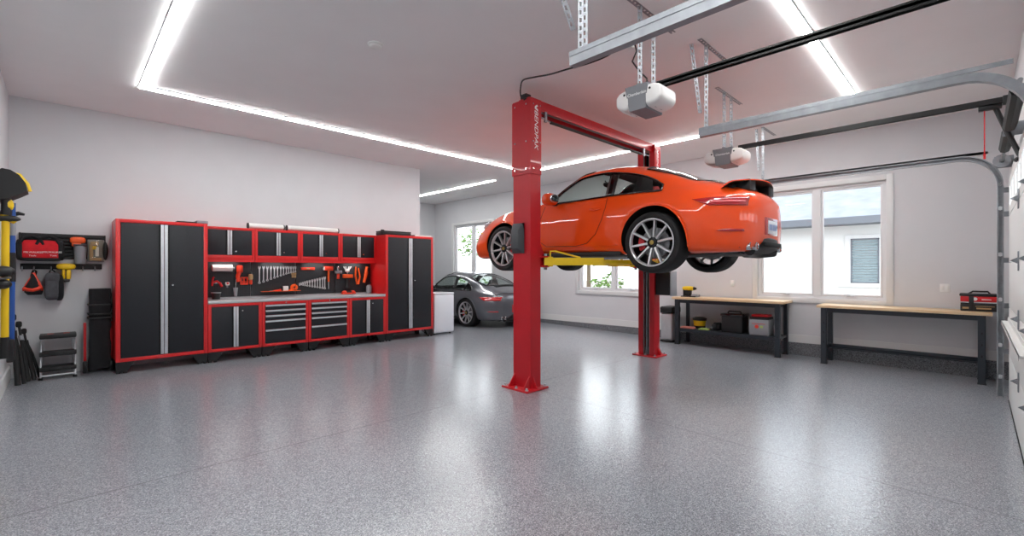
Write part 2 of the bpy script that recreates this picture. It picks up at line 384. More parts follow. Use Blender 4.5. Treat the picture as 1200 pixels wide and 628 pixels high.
b = MB(hs.location)
for k in range(16): b.box(14.97, 15.0, hy0, hy1, hz0+.07*k-.03, hz0+.07*k+.025)
P('blind', b, 'blind', wf); P('pane', MB(hs.location).box(14.955, 14.962, hy0, hy1, hz0-.05, hz1), 'window_glass', wf)
def bush(loc, r, label, n=420, leafy='leaf', stems=True):
    t = thing('leafy_shrub', label, 'shrub', loc, 'shrubs outside the windows'); rnd = random.Random(int(loc[1]*100)); m = MB()
    for i in range(n):
        d = Vector((rnd.gauss(0, 1), rnd.gauss(0, 1), rnd.gauss(0, 1))).normalized()*(rnd.random()**.4)
        c = Vector((d.x*r, d.y*r, r*.95 + d.z*r*.9)); a = Vector((rnd.gauss(0, 1), rnd.gauss(0, 1), rnd.gauss(0, 1))).normalized(); q = a.orthogonal().normalized(); s = .09*r/.7
        m.add([c+a*s, c+q*s*.5, c-a*s, c-q*s*.5], [[0, 1, 2, 3]])
    P('foliage', m, leafy, t)
    st = MB()
    for k in range(5): st.tube([(0, 0, 0), (rnd.uniform(-.2, .2)*r, rnd.uniform(-.2, .2)*r, r*.6), (rnd.uniform(-.6, .6)*r, rnd.uniform(-.6, .6)*r, r*1.4)], [.03, .02, .008], 6)
    P('stem', st, 'bark', t)
p = aX(562, 345, 12.5); bush((12.5, p[1], -.35), .75, 'round green shrub outside the window behind the grey car')
p = aX(541, 340, 14); bush((14, p[1], -.35), .8, 'loose shrub left of the round green one outside the far window', 260)
p = aX(712, 320, 17); bush((17, p[1], -.35), .9, 'green shrub on the lawn outside the middle window', 350)
p = aX(690, 300, 24)
def tree(loc, h, label):
    t = thing('garden_tree', label, 'tree', loc, 'trees outside'); rnd = random.Random(int(loc[1]*37))
    P('trunk', MB().tube([(0, 0, 0), (.05, .04, h*.4), (0, .1, h*.8)], [.16, .12, .05], 8).tube([(0, 0, h*.45), (.4, .5, h*.75)], [.07, .02], 6).tube([(0, 0, h*.4), (-.3, -.6, h*.7)], [.07, .02], 6), 'bark', t)
    m = MB()
    for i in range(700):
        d = Vector((rnd.gauss(0, 1), rnd.gauss(0, 1), rnd.gauss(0, 1))).normalized()*(rnd.random()**.4)
        c = Vector((d.x*h*.32, d.y*h*.32, h*.72 + d.z*h*.3)); a = Vector((rnd.gauss(0, 1), rnd.gauss(0, 1), rnd.gauss(0, 1))).normalized(); q = a.orthogonal().normalized(); s = .16
        m.add([c+a*s, c+q*s*.5, c-a*s, c-q*s*.5], [[0, 1, 2, 3]])
    P('crown', m, 'leaf', t)
tree((24, p[1], -.35), 5, 'leafy tree seen through the middle window under the orange car')
p = aX(556, 300, 26); tree((26, p[1], -.35), 5.5, 'tall tree seen through the far window above the grey car')
p0 = aX(520, 300, 19)[1]; p1 = aX(590, 300, 19)[1]
f = thing('garden_fence', 'pale white garden fence outside the far window', 'fence', (19, p0, -.35))
m = MB(f.location)
yy = p1
while yy < p0: m.box(19, 19.03, yy, yy+.28, -.3, 2.3); yy += .3
P('board_panel', m, 'stucco', f)
P('rail', MB(f.location).box(18.95, 19, p1, p0, .2, .3).box(18.95, 19, p1, p0, 1.7, 1.8), 'stucco', f)
# ================================================================ CEILING: LED STRIPS, DETECTOR
def strip(a, c, label):
    d = Vector((c[0]-a[0], c[1]-a[1], 0)); L = d.length; t = thing('led_strip_light', label, 'ceiling light', (a[0], a[1], ZC-.001), 'LED strips on the ceiling', math.atan2(d.y, d.x))
    P('channel', MB().box(0, L, -.042, .042, -.014, 0, .002), 'aluminium', t)
    P('diffuser', MB().box(.004, L-.004, -.039, .039, -.022, -.0142, .003), 'led', t)
LX0, LX1, LY0, LY1 = .69, 7.56, 1.12, 7.13
strip((LX0, LY1-.05), (LX0, LY0), 'bright LED strip on the ceiling at upper left, running away from the camera')
strip((LX0-.045, LY1), (LX1-.05, LY1), 'long LED strip on the ceiling parallel to the red cabinets')
strip((LX1, LY1+.045), (LX1, LY0), 'LED strip on the ceiling passing behind the orange car towards the window')
strip((LX0+.05, LY0), (LX1-.05, LY0), 'LED strip on the ceiling at upper right crossing above the black opener rail')
strip((7.66, 8.42), (7.66, 12.4), 'separate LED strip on the ceiling above the grey car')
sm = thing('smoke_detector', 'small round white smoke detector on the ceiling', 'smoke detector', (2.21, 4.19, ZC))
P('base_ring', MB(sm.location).lathe([(0, ZC), (.075, ZC), (.075, ZC-.012), (.06, ZC-.014)], (2.21, 4.19, 0), (0, 0, 1), 24), 'white_plastic', sm)
P('cover', MB(sm.location).lathe([(.062, ZC-.013), (.058, ZC-.03), (.04, ZC-.04), (0, ZC-.042)], (2.21, 4.19, 0), (0, 0, 1), 24), 'white_plastic', sm)
# ================================================================ TWO POST LIFT
CXa, CXb, CY0, CY1 = 4.0, 7.0, 3.76, 4.05
cw = aY(633.5, 200, CY0)[0] - CXa
fz = FL(3.9)
lift = thing('two_post_lift', 'red two post car lift with yellow arms holding up the orange car', 'car lift', (CXa, 3.9, fz))
O = lift.location
def post(x_out, s, seed):   # s=+1: opens towards +X
    x_in = x_out + s*cw; t = .022
    lo, hi = min(x_out, x_in), max(x_out, x_in)
    m = MB(O)
    xi = x_in - s*t
    cp = [(x_out, CY0), (x_in, CY0), (x_in, CY0+.085), (xi, CY0+.085), (xi, CY0+t), (x_out+s*t, CY0+t), (x_out+s*t, CY1-t), (xi, CY1-t), (xi, CY1-.085), (x_in, CY1-.085), (x_in, CY1), (x_out, CY1)]
    m.prism(cp, 'z', fz+.02, 3.44)
    c = P('column', m, 'lift_red', lift)
    g = .012; m = MB(O)
    m.prism([(x_out-s*g, CY0-g), (x_in, CY0-g), (x_in, CY0-.0005), (x_out-s*.0005, CY0-.0005), (x_out-s*.0005, CY1+.0005), (x_in, CY1+.0005), (x_in, CY1+g), (x_out-s*g, CY1+g)], 'z', 2.56, 3.46)
    m.box(lo, hi, CY0-g, CY1+g, 3.46, 3.475)
    P('top_sleeve', m, 'lift_red', c)
    m = MB(O)
    for z in (2.62, 2.95, 3.4):
        for y in (CY0+.05, CY1-.05): m.cyl((x_out-s*.025, y, z), (x_out, y, z), .011, n=8)
        for x in (lo+.03, hi-.03): m.cyl((x, CY0-.024, z), (x, CY0, z), .010, n=8)
    P('bolt', m, 'chrome', c)
    xm0, xm1 = (x_out-s*.13, x_in+s*.07); bx0, bx1 = min(xm0, xm1), max(xm0, xm1)
    bp = P('base_plate', MB(O).box(bx0, bx1, CY0-.07, CY1+.08, fz-.002, fz+.022, .004), 'lift_red_light', lift)
    for (x, y) in ((bx0+.03, CY0-.035), (bx1-.03, CY0-.035), (bx0+.03, CY1+.045), (bx1-.03, CY1+.045), (bx0+.03, 3.9)):
        P('anchor_bolt', MB(O).cyl((x, y, fz+.02), (x, y, fz+.05), .012, n=6).cyl((x, y, fz+.022), (x, y, fz+.03), .022, n=12), 'aluminium', bp)
    for y in (CY0+.02, CY1-.02):
        P('gusset', MB(O).prism([(x_out-s*.11, fz+.022), (x_out, fz+.022), (x_out, fz+.17)], 'y', y-.006, y+.006), 'lift_red_light', bp)
    P('gusset', MB(O).prism([(CY0-.06, fz+.022), (CY0, fz+.022), (CY0, fz+.15)], 'x', x_out+s*.05, x_out+s*.062), 'lift_red_light', bp)
    # lettering down the side that faces the garage doors
    tm = Matrix(((0, 1, 0, (lo+hi)/2-.003), (0, 0, -1, CY0-g-.002), (-1, 0, 0, 3.10), (0, 0, 0, 1)))
    m = MB(O).text('BENDPAK', .088, tm, .001, shear=.25, sx=1.22)
    zt = 3.37; xc = (lo+hi)/2
    m.prism([(xc-.028, zt-.02), (xc+.03, zt-.045), (xc+.03, zt-.02), (xc-.005, zt-.005), (xc+.03, zt+.02), (xc+.01, zt+.035), (xc-.028, zt+.005)], 'y', CY0-g-.003, CY0-g-.001)
    P('lettering', m, 'lettering', c)
    return c
c1 = post(CXa, 1, 0); c2 = post(CXb + cw, -1, 1)
# guides, chain and cylinder inside the far column
P('lift_cylinder', MB(O).cyl((CXb+.07, 3.93, fz+.1), (CXb+.07, 3.93, 2.9), .022, n=12).cyl((CXb+.07, 3.93, fz+.022), (CXb+.07, 3.93, fz+.14), .032, n=12), 'galvanized', c2)
P('inner_channel', MB(O).box(CXb+.10, CXb+cw-.023, CY0+.09, CY1-.09, fz+.03, 3.4), 'carcass_dark', c2)
P('wear_strip', MB(O).box(CXb+.01, CXb+.03, CY0+.087, CY0+.1, fz+.03, 3.4).box(CXb+.01, CXb+.03, CY1-.1, CY1-.087, fz+.03, 3.4), 'galvanized', c2)
bm_ = P('overhead_beam', MB(O).box(CXa+.03, CXb+cw-.03, 3.80, 3.815, 3.37, 3.50, .003).box(CXa+.03, CXb+cw-.03, 3.815, 3.97, 3.487, 3.50).box(CXa+.03, CXb+cw-.03, 3.97, 3.985, 3.37, 3.50, .003), 'lift_red', lift)
P('cable', MB(O).tube([(CXa+.1, 3.86, 3.40), (CXb+.05, 3.86, 3.40)], .008).tube([(CXa+.1, 3.92, 3.41), (CXb+.05, 3.92, 3.41)], .008), 'galvanized', bm_)
for x in (CXa+.14, CXb+.03): P('pulley', MB(O).cyl((x, 3.83, 3.41), (x, 3.95, 3.41), .05, n=20), 'galvanized', bm_)
P('shutoff_bar', MB(O).tube([(CXa+.42, 3.80, 3.27), (CXb-.35, 3.80, 3.27)], .02, 12), 'black_plastic', bm_)
P('bar_hanger', MB(O).box(CXa+.30, CXa+.34, 3.79, 3.81, 3.25, 3.38).box(CXb-.28, CXb-.24, 3.79, 3.81, 3.25, 3.38).tube([(CXa+.2, 3.8, 3.3), (CXa+.45, 3.8, 3.27)], .008).tube([(CXb-.36, 3.8, 3.27), (CXb-.1, 3.8, 3.28)], .008), 'galvanized', bm_)
P('switch_box', MB(O).box(CXa+.03, CXa+.12, 3.86, 3.96, 3.50, 3.56, .006), 'black_plastic', bm_)
# carriages and arms
for s, xi in ((1, CXa+cw), (-1, CXb)):
    m = MB(O)
    m.box(min(xi-s*.1, xi+s*.05), max(xi-s*.1, xi+s*.05), CY0+.09, CY1-.09, 1.42, 2.0, .004)
    m.prism([(xi, 1.44), (xi+s*.12, 1.44), (xi+s*.12, 1.56), (xi, 1.78)], 'y', CY0+.03, CY0+.05)
    m.prism([(xi, 1.44), (xi+s*.12, 1.44), (xi+s*.12, 1.56), (xi, 1.78)], 'y', CY1-.05, CY1-.03)
    m.box(min(xi, xi+s*.13), max(xi, xi+s*.13), CY0-.03, CY1+.03, 1.43, 1.455).box(min(xi, xi+s*.13), max(xi, xi+s*.13), CY0-.03, CY1+.03, 1.55, 1.57)
    cg = P('carriage', m, 'lift_red', lift)
    for sy, ex, ey in ((-1, .92, -.86), (1, .62, .62)):
        a = Vector((xi+s*.09, (CY0 if sy < 0 else CY1), 1.50)); e = Vector((xi+s*ex, 3.9+ey, 1.50)); d = (e-a).normalized(); nrm = Vector((-d.y, d.x, 0)); L = (e-a).length
        def bar(l0, l1, w_, z0, z1):
            q = [a+d*l0+nrm*w_, a+d*l1+nrm*w_, a+d*l1-nrm*w_, a+d*l0-nrm*w_]
            return [(p.x, p.y, z) for z in (z0, z1) for p in q], [[0, 1, 2, 3], [7, 6, 5, 4], [0, 4, 5, 1], [1, 5, 6, 2], [2, 6, 7, 3], [3, 7, 4, 0]]
        ar = P('swing_arm', MB(O).add(*bar(-.02, L*.66, .055, 1.455, 1.548)), 'yellow_paint', lift)
        P('arm_extension', MB(O).add(*bar(L*.6, L, .038, 1.466, 1.525)), 'yellow_paint', ar)
        q = a+d*.06; r_ = a+d*L*.4
        P('restraint_rod', MB(O).tube([(q.x, q.y, 1.545), (q.x, q.y, 1.63), tuple(q+d*.06+Vector((0, 0, .13))), (r_.x, r_.y, 1.55)], .011, 8).cyl((q.x, q.y, 1.44), (q.x, q.y, 1.56), .035, n=12), 'yellow_paint', ar)
        P('lift_pad', MB(O).cyl((e.x, e.y, 1.46), (e.x, e.y, 1.545), .03, n=12).cyl((e.x, e.y, 1.545), (e.x, e.y, 1.562), .06, n=20), 'rubber', ar)
        P('pivot_pin', MB(O).cyl((a.x, a.y, 1.40), (a.x, a.y, 1.60), .022, n=12), 'galvanized', ar)
# black door pad on the near column, power unit on the far one
y0 = aX(602.5, 290, CXa-.06)[1]
m = MB(O)
prof = [(1.42, 0), (1.46, .055), (1.83, .075), (1.93, .02), (1.95, 0)]
R = []
for (yy, k) in ((CY0+.09, .0), (CY0+.13, 1), (CY1-.06, 1), (CY1+.0, .5)):
    R.append([(CXa - .012, yy, 1.60), (CXa-.012-.065*k, yy, 1.66), (CXa-.012-.065*k, yy, 1.87), (CXa-.012, yy, 1.97)])
m.loft(R)
P('door_pad', m, 'pad_grey', lift)
pu = P('power_unit', MB(O).box(7.02, 7.24, 3.50, 3.747, .98, 1.36, .012), 'black_plastic', lift)
P('unit_face', MB(O).box(7.03, 7.25, 3.485, 3.50, .97, 1.37, .004), 'grey_plastic', pu)
P('hose', MB(O).tube([(7.25, 3.55, 1.2), (7.31, 3.55, 1.18), (7.32, 3.55, 1.10), (7.25, 3.55, 1.06)], .012, 8), 'black_plastic', pu)
# ================================================================ SPORTS CARS
# each station: position along the car (rear axle 0, front +), then 11 (half width, height) points from underside to roof centre
ST = [
(-0.951, (0,.27),(.14,.27),(.22,.28),(.265,.33),(.28,.40),(.275,.48),(.25,.555),(.225,.575),(.18,.585),(.10,.593),(0,.596)),
(-0.931, (0,.19),(.24,.19),(.36,.20),(.415,.29),(.43,.42),(.415,.54),(.375,.63),(.345,.65),(.27,.667),(.15,.678),(0,.682)),
(-0.893, (0,.14),(.34,.14),(.475,.155),(.53,.27),(.545,.42),(.53,.56),(.475,.66),(.435,.685),(.35,.715),(.19,.735),(0,.742)),
(-0.820, (0,.11),(.42,.11),(.58,.125),(.64,.26),(.655,.42),(.64,.575),(.575,.69),(.53,.72),(.42,.765),(.23,.79),(0,.798)),
(-0.695, (0,.105),(.5,.105),(.685,.12),(.75,.26),(.765,.42),(.747,.585),(.675,.705),(.62,.74),(.49,.80),(.26,.838),(0,.85)),
(-.52, (0,.10),(.55,.10),(.775,.12),(.845,.265),(.862,.435),(.84,.605),(.755,.735),(.695,.775),(.55,.85),(.29,.90),(0,.915)),
(-.3, (0,.10),(.55,.10),(.81,.12),(.89,.27),(.91,.45),(.885,.63),(.785,.775),(.72,.825),(.57,.915),(.30,.972),(0,.99)),
(-.05, (0,.10),(.55,.10),(.81,.12),(.89,.27),(.91,.46),(.885,.65),(.775,.81),(.725,.885),(.60,1.01),(.33,1.082),(0,1.10)),
(.05, (0,.10),(.55,.10),(.81,.12),(.89,.26),(.908,.46),(.88,.65),(.77,.815),(.70,.95),(.587,1.045),(.33,1.117),(0,1.135)),
(.22, (0,.10),(.55,.10),(.80,.12),(.88,.25),(.898,.45),(.872,.65),(.77,.825),(.66,1.03),(.565,1.105),(.32,1.176),(0,1.195)),
(.51, (0,.10),(.55,.10),(.79,.125),(.855,.22),(.875,.43),(.855,.64),(.772,.828),(.63,1.112),(.54,1.178),(.31,1.247),(0,1.265)),
(.83, (0,.11),(.55,.11),(.78,.14),(.838,.22),(.862,.42),(.845,.63),(.775,.824),(.615,1.155),(.525,1.215),(.30,1.276),(0,1.293)),
(1.1, (0,.115),(.55,.115),(.78,.15),(.835,.225),(.858,.42),(.842,.625),(.78,.82),(.635,1.135),(.54,1.203),(.31,1.262),(0,1.278)),
(1.4, (0,.12),(.55,.12),(.78,.155),(.836,.23),(.858,.42),(.84,.62),(.782,.818),(.70,.99),(.60,1.065),(.34,1.125),(0,1.14)),
(1.56, (0,.12),(.55,.12),(.785,.155),(.842,.235),(.864,.42),(.845,.62),(.785,.815),(.755,.865),(.66,.945),(.38,1.0),(0,1.012)),
(1.75, (0,.12),(.55,.12),(.79,.15),(.852,.24),(.874,.42),(.852,.62),(.785,.812),(.76,.835),(.68,.85),(.40,.872),(0,.88)),
(2.0, (0,.12),(.55,.12),(.80,.14),(.862,.24),(.884,.42),(.862,.62),(.775,.80),(.735,.825),(.60,.832),(.36,.828),(0,.828)),
(2.37, (0,.11),(.55,.11),(.80,.12),(.867,.24),(.888,.42),(.862,.615),(.748,.775),(.70,.808),(.56,.797),(.33,.777),(0,.772)),
(2.65, (0,.11),(.55,.11),(.79,.12),(.857,.24),(.877,.40),(.848,.575),(.74,.725),(.69,.765),(.55,.747),(.32,.722),(0,.716)),
(2.89, (0,.10),(.52,.10),(.765,.11),(.825,.22),(.843,.36),(.815,.515),(.722,.655),(.67,.69),(.52,.682),(.30,.662),(0,.656)),
(3.1, (0,.10),(.48,.10),(.71,.11),(.768,.20),(.785,.32),(.752,.45),(.685,.56),(.63,.595),(.48,.605),(.28,.602),(0,.602)),
(3.28, (0,.11),(.42,.11),(.62,.125),(.67,.19),(.69,.29),(.662,.39),(.61,.49),(.55,.515),(.42,.535),(.24,.545),(0,.548)),
(3.38, (0,.13),(.34,.13),(.51,.14),(.56,.19),(.58,.27),(.56,.36),(.515,.44),(.45,.465),(.34,.478),(.20,.483),(0,.484)),
(3.43, (0,.16),(.26,.16),(.37,.17),(.41,.21),(.43,.27),(.42,.33),(.385,.385),(.335,.40),(.25,.41),(.14,.415),(0,.418)),
]
SX = np.array([s[0] for s in ST]); SP = np.array([s[1:] for s in ST])     # (n, 11, 2)
def pchip(x, y, q):
    h = np.diff(x); d = np.diff(y)/h; m = np.zeros_like(y)
    for i in range(1, len(x)-1):
        if d[i-1]*d[i] > 0:
            w1 = 2*h[i]+h[i-1]; w2 = h[i]+2*h[i-1]; m[i] = (w1+w2)/(w1/d[i-1]+w2/d[i])
    m[0] = d[0]; m[-1] = d[-1]
    i = np.clip(np.searchsorted(x, q)-1, 0, len(x)-2); t = (q-x[i])/h[i]
    return (2*t**3-3*t**2+1)*y[i] + (t**3-2*t**2+t)*h[i]*m[i] + (-2*t**3+3*t**2)*y[i+1] + (t**3-t**2)*h[i]*m[i+1]
def ctrl(x):
    return np.array([[pchip(SX, SP[:, r, k], x) for k in (0, 1)] for r in range(11)])
SUB = [2, 3, 3, 5, 5, 5, 7, 3, 4, 4]
ROW = np.concatenate([[0], np.cumsum(SUB)])          # sample index where each control row lands
def section(x):
    c = ctrl(x); e = np.vstack([[-c[1, 0], c[1, 1]], c, [-c[9, 0], c[9, 1]]]); out = []
    for i in range(10):
        p0, p1, p2, p3 = e[i], e[i+1], e[i+2], e[i+3]
        t0 = 0.; t1 = t0+max(1e-3, np.linalg.norm(p1-p0))**.5; t2 = t1+max(1e-3, np.linalg.norm(p2-p1))**.5; t3 = t2+max(1e-3, np.linalg.norm(p3-p2))**.5
        for k in range(SUB[i]):
            t = t1+(t2-t1)*k/SUB[i]
            A1 = (t1-t)/(t1-t0)*p0+(t-t0)/(t1-t0)*p1; A2 = (t2-t)/(t2-t1)*p1+(t-t1)/(t2-t1)*p2; A3 = (t3-t)/(t3-t2)*p2+(t-t2)/(t3-t2)*p3
            B1 = (t2-t)/(t2-t0)*A1+(t-t0)/(t2-t0)*A2; B2 = (t3-t)/(t3-t1)*A2+(t-t1)/(t3-t1)*A3
            out.append((t2-t)/(t2-t1)*B1+(t-t1)/(t2-t1)*B2)
    out.append(c[10]); out = np.array(out); out[0, 0] = 0; out[-1, 0] = 0; return out
_sc = {}
def sect(x):
    k = round(x, 4)
    if k not in _sc: _sc[k] = section(k)
    return _sc[k]
def side(x, z):                       # half width of the body side at (x, z)
    s = sect(x)[ROW[2]:ROW[8]+1]
    return float(np.interp(z, np.maximum.accumulate(s[:, 1]+np.arange(len(s))*1e-7), s[:, 0]))
def top(x, y):                        # height of the upper surface at (x, |y|)
    s = sect(x)[ROW[6]:][::-1]; return float(np.interp(abs(y), s[:, 0]+np.arange(len(s))*1e-7, s[:, 1]))
BP = [-.951, -.30, -.05, .25, 0.585, .70, 1.04, 1.56, 1.58, 3.43]
xs_ = []
for a, c_, n in zip(BP[:-1], BP[1:], (26, 8, 10, 10, 3, 11, 16, 1, 46)):
    for k in range(n):
        t = k/n
        if a == -.951: t = t**1.6
        if c_ == 3.43: t = 1-(1-t)**1.35
        xs_.append(a+(c_-a)*t)
xs_.append(3.43)
XS = np.array(xs_); WB = [-.951, -.30, .25, 1.04, 1.58, 3.43]
def warp(x, j):                       # rows over the roof: bend the station lines along the screen edges
    if j <= ROW[8]: return x
    y = 1-(j-ROW[8])/(ROW[10]-ROW[8]); t2 = y*y
    tgt = [-.951, -.30-.14*(1-t2), .25+.06*(1-t2), 1.04+.10*(1-t2), 1.58+.22*(1-t2), 3.43]
    return float(np.interp(x, WB, tgt))
ARCH = [(0.01, .24, .405), (2.45, .235, .395)]
def rch(y): return -.968+.40*y*y
def build_car(root, paint, wheel_z, raised, plate_txt):
    nj = ROW[10]+1
    Gd = np.zeros((len(XS), nj, 3))
    for i, x in enumerate(XS):
        for j in range(nj):
            wx = warp(x, j); s = sect(wx)[j]; Gd[i, j] = (s[0], wx, s[1])
    def cat_of(i, j):
        x0, x1 = XS[i], XS[i+1]; xm = (x0+x1)/2
        if ROW[6] <= j < ROW[7] and -.05 < xm < 1.56: return 'pillar' if .585 < xm < .70 else 'side'
        if j >= ROW[8] and 1.04 < xm < 1.58: return 'wind'
        if j >= ROW[8]+1 and -.30 < xm < .25: return 'rear'
        return 'body'
    # wheel arch cuts: drop faces inside, pull the rim of the hole onto the circle
    drop = set()
    for i in range(len(XS)-1):
        for j in range(ROW[1], ROW[7]):
            c = (Gd[i, j]+Gd[i+1, j]+Gd[i, j+1]+Gd[i+1, j+1])/4
            for ax, az, r in ARCH:
                if math.hypot(c[1]-ax, c[2]-az) < r and c[0] > .45: drop.add((i, j))
    use = {}
    for i in range(len(XS)-1):
        for j in range(nj-1):
            for a in ((i, j), (i+1, j), (i, j+1), (i+1, j+1)): use.setdefault(a, [0, 0])[1 if (i, j) in drop else 0] += 1
    for (i, j), (k, d) in use.items():
        if k and d and j > ROW[2]-1:
            v = Gd[i, j]
            for ax, az, r in ARCH:
                dd = math.hypot(v[1]-ax, v[2]-az)
                if abs(dd-r) < .06:
                    nx, nz = ax+(v[1]-ax)*r/dd, az+(v[2]-az)*r/dd
                    Gd[i, j] = (side(nx, nz), nx, nz)
    bodies = {'body': MB(), 'pillarL': MB(), 'pillarR': MB(), 'wind': MB(), 'rear': MB(), 'sideL': MB(), 'sideR': MB()}
    for sgn in (1, -1):
        for i in range(len(XS)-1):
            for j in range(nj-1):
                if (i, j) in drop: continue
                c = cat_of(i, j); q = [Gd[i, j], Gd[i+1, j], Gd[i+1, j+1], Gd[i, j+1]]
                k = c if c not in ('side', 'pillar') else c+('L' if sgn > 0 else 'R')
                bodies[k].add([(-sgn*p[0], p[1], p[2]) for p in q], [[0, 1, 2, 3] if sgn > 0 else [3, 2, 1, 0]])
    for i in (0, len(XS)-1):
        ring = [(-p[0], p[1], p[2]) for p in Gd[i]] + [(p[0], p[1], p[2]) for p in Gd[i][::-1]][1:-1]
        bodies['body'].add(ring, [list(range(len(ring)))])
    def shell(name, mb, mats, thick, parent, label=None):
        o = P(name, mb, mats, parent, label, ang=50, weld=True)
        md = o.modifiers.new('thickness', 'SOLIDIFY'); md.thickness = thick; md.offset = -1; md.material_offset = 1 if len(mats) > 1 else 0; md.material_offset_rim = md.material_offset
        return o
    body = shell('body', bodies['body'], [paint, 'interior'], .018, root)
    for k in ('pillarL', 'pillarR'): shell('door_pillar', bodies[k], ['black_gloss', 'interior'], .02, root)
    P('windscreen', bodies['wind'], 'car_glass', root, ang=60, weld=True)
    P('rear_screen', bodies['rear'], 'car_glass', root, ang=60, weld=True)
    for k in ('sideL', 'sideR'): P('side_window', bodies[k], 'car_glass', root, ang=60, weld=True)
    i0 = int(np.argmin(abs(XS+.05))); i1 = int(np.argmin(abs(XS-1.56)))
    for sgn in (-1, 1):
        loop = [Gd[i, ROW[6]] for i in range(i0, i1+1)] + [Gd[i, ROW[7]] for i in range(i1, i0-1, -1)]
        P('window_seal', MB().tube([(sgn*(p[0]+.002), p[1], p[2]) for p in loop], .012, 6, closed=True), 'black_gloss', root, ang=60)
    for a, c_, j0 in ((1.04, 1.58, ROW[8]), (-.30, .25, ROW[8]+1)):
        ia, ic = int(np.argmin(abs(XS-a))), int(np.argmin(abs(XS-c_))); J = range(j0, nj)
        half = [Gd[ia, j] for j in J][::-1] + [Gd[i, j0] for i in range(ia, ic+1)] + [Gd[ic, j] for j in J]
        loop = [(p[0], p[1], p[2]+.002) for p in half] + [(-p[0], p[1], p[2]+.002) for p in half[::-1]]
        P('screen_seal', MB().tube(loop, .010, 6), 'black_gloss', root, ang=60)
    def patch(name, xs, zlo, zhi, off, m, sgn, par=root, nz=5):
        G = []
        for x in xs:
            G.append([(sgn*(side(x, zlo(x)+(zhi(x)-zlo(x))*k/nz)+off), x, zlo(x)+(zhi(x)-zlo(x))*k/nz) for k in range(nz+1)])
        o = P(name, MB().grid(G), m, par, ang=60); md = o.modifiers.new('thickness', 'SOLIDIFY'); md.thickness = .012; md.offset = 0; return o
    def line(name, pts, sgn, r=.0035, m='carcass_dark', par=root, off=0):
        q = []
        for (xa, za), (xb, zb) in zip(pts[:-1], pts[1:]):
            for k in range(6): q.append((xa+(xb-xa)*k/6, za+(zb-za)*k/6))
        q.append(pts[-1])
        return P(name, MB().tube([(sgn*(side(x, z)+off), x, z) for x, z in q], r, 6), m, par, ang=60)
    for sgn in (-1, 1):
        # arch lips and liners
        for ax, az, r in ARCH:
            lip = []
            for k in range(41):
                th = -.28+(PI+.56)*k/40; x, z = ax+r*math.cos(th), az+r*math.sin(th)
                if z > .135: lip.append((sgn*(side(x, z)-.002), x, z))
            P('wheel_arch', MB().tube(lip, .009, 8), paint, root, ang=60)
            G = []
            for k in range(37):
                th = -.22+(PI+.44)*k/36; x, z = ax+(r+.004)*math.cos(th), az+(r+.004)*math.sin(th); yo = side(x, max(.13, z))-.012
                G.append([(sgn*yo, x, z), (sgn*.62, x, z), (sgn*.50, x, z), (sgn*.50, ax+(x-ax)*.1, az+(z-az)*.1)])
            P('wheel_liner', MB().grid(G), 'carcass_dark', root, ang=40)
        line('door_seam', [(.655, .80), (.65, .68), (.68, .55), (.78, .36), (.92, .255), (1.1, .225), (1.6, .235), (1.70, .30), (1.72, .55), (1.66, .79)], sgn)
        line('sill_seam', [(.46, .215), (1.0, .215), (1.98, .225)], sgn, .005, paint)
        # skirt under the sill
        P('side_skirt', MB().box(min(sgn*.70, sgn*.815), max(sgn*.70, sgn*.815), .45, 2.02, .085, .145, .012), 'black_plastic', root)
        # handle
        hb = side(.79, .665)
        P('door_handle', MB().ell((sgn*(hb+.012), .80, .672), (.016, .095, .017), 14), paint, root, ang=60)
        # mirror
        yb = side(1.42, .84)
        mr = P('wing_mirror', MB().ell((sgn*(yb+.15), 1.47, .86), (.115, .085, .082), 18, e=.7), paint, root, ang=60)
        P('mirror_arm', MB().tube([(sgn*(yb-.02), 1.46, .815), (sgn*(yb+.06), 1.47, .80), (sgn*(yb+.13), 1.47, .80)], .022, 10), 'black_plastic', mr)
        P('mirror_glass', MB().ell((sgn*(yb+.15), 1.388, .862), (.092, .012, .062), 18), 'chrome', mr)
        # lamps
        tl = patch('tail_lamp', np.linspace(-.44, -.885, 26), lambda x: .662-.075*min(1, (-.44-x)/.16)+.012*(x+.44), lambda x: .662+.014*min(1, (-.44-x)/.16)-.004, .006, 'tail_red', sgn)
        patch('lamp_bar', np.linspace(-.60, -.87, 16), lambda x: .618, lambda x: .634, .012, 'tail_bright', sgn, tl, 2)
        rf = patch('reflector', np.linspace(-.66, -.865, 14), lambda x: .325-.012*min(1, (-.66-x)/.06), lambda x: .325+.014*min(1, (-.66-x)/.06), .004, 'tail_red', sgn)
        # headlamp
        R = []
        hc = Vector((sgn*.675, 2.97, top(2.97, .66)-.034))
        P('headlamp', MB().ell(hc, (.085, .12, .04), 20, rot=Matrix.Rotation(sgn*.25, 3, 'Z') @ Matrix.Rotation(-.5, 3, 'X')), 'headlamp', root, ang=60)
        P('side_marker', MB().ell((sgn*(side(3.02, .50)-.004), 3.02, .50), (.012, .05, .016), 12), 'amber', root)
        # exhaust tips
        for y in (.40, .49):
            P('exhaust_bore', MB().cyl((sgn*y, rch(y)+.012, .165), (sgn*y, rch(y)+.03, .165), .0335, n=20), 'carcass_dark', root)
            ex = P('exhaust_tip', MB().lathe([(.030, .15), (.042, .02), (.044, -.02), (.038, -.026), (.034, 0), (.034, .12)], (sgn*y, rch(y)-.005, .165), (0, 1, 0), 24), 'chrome', root)
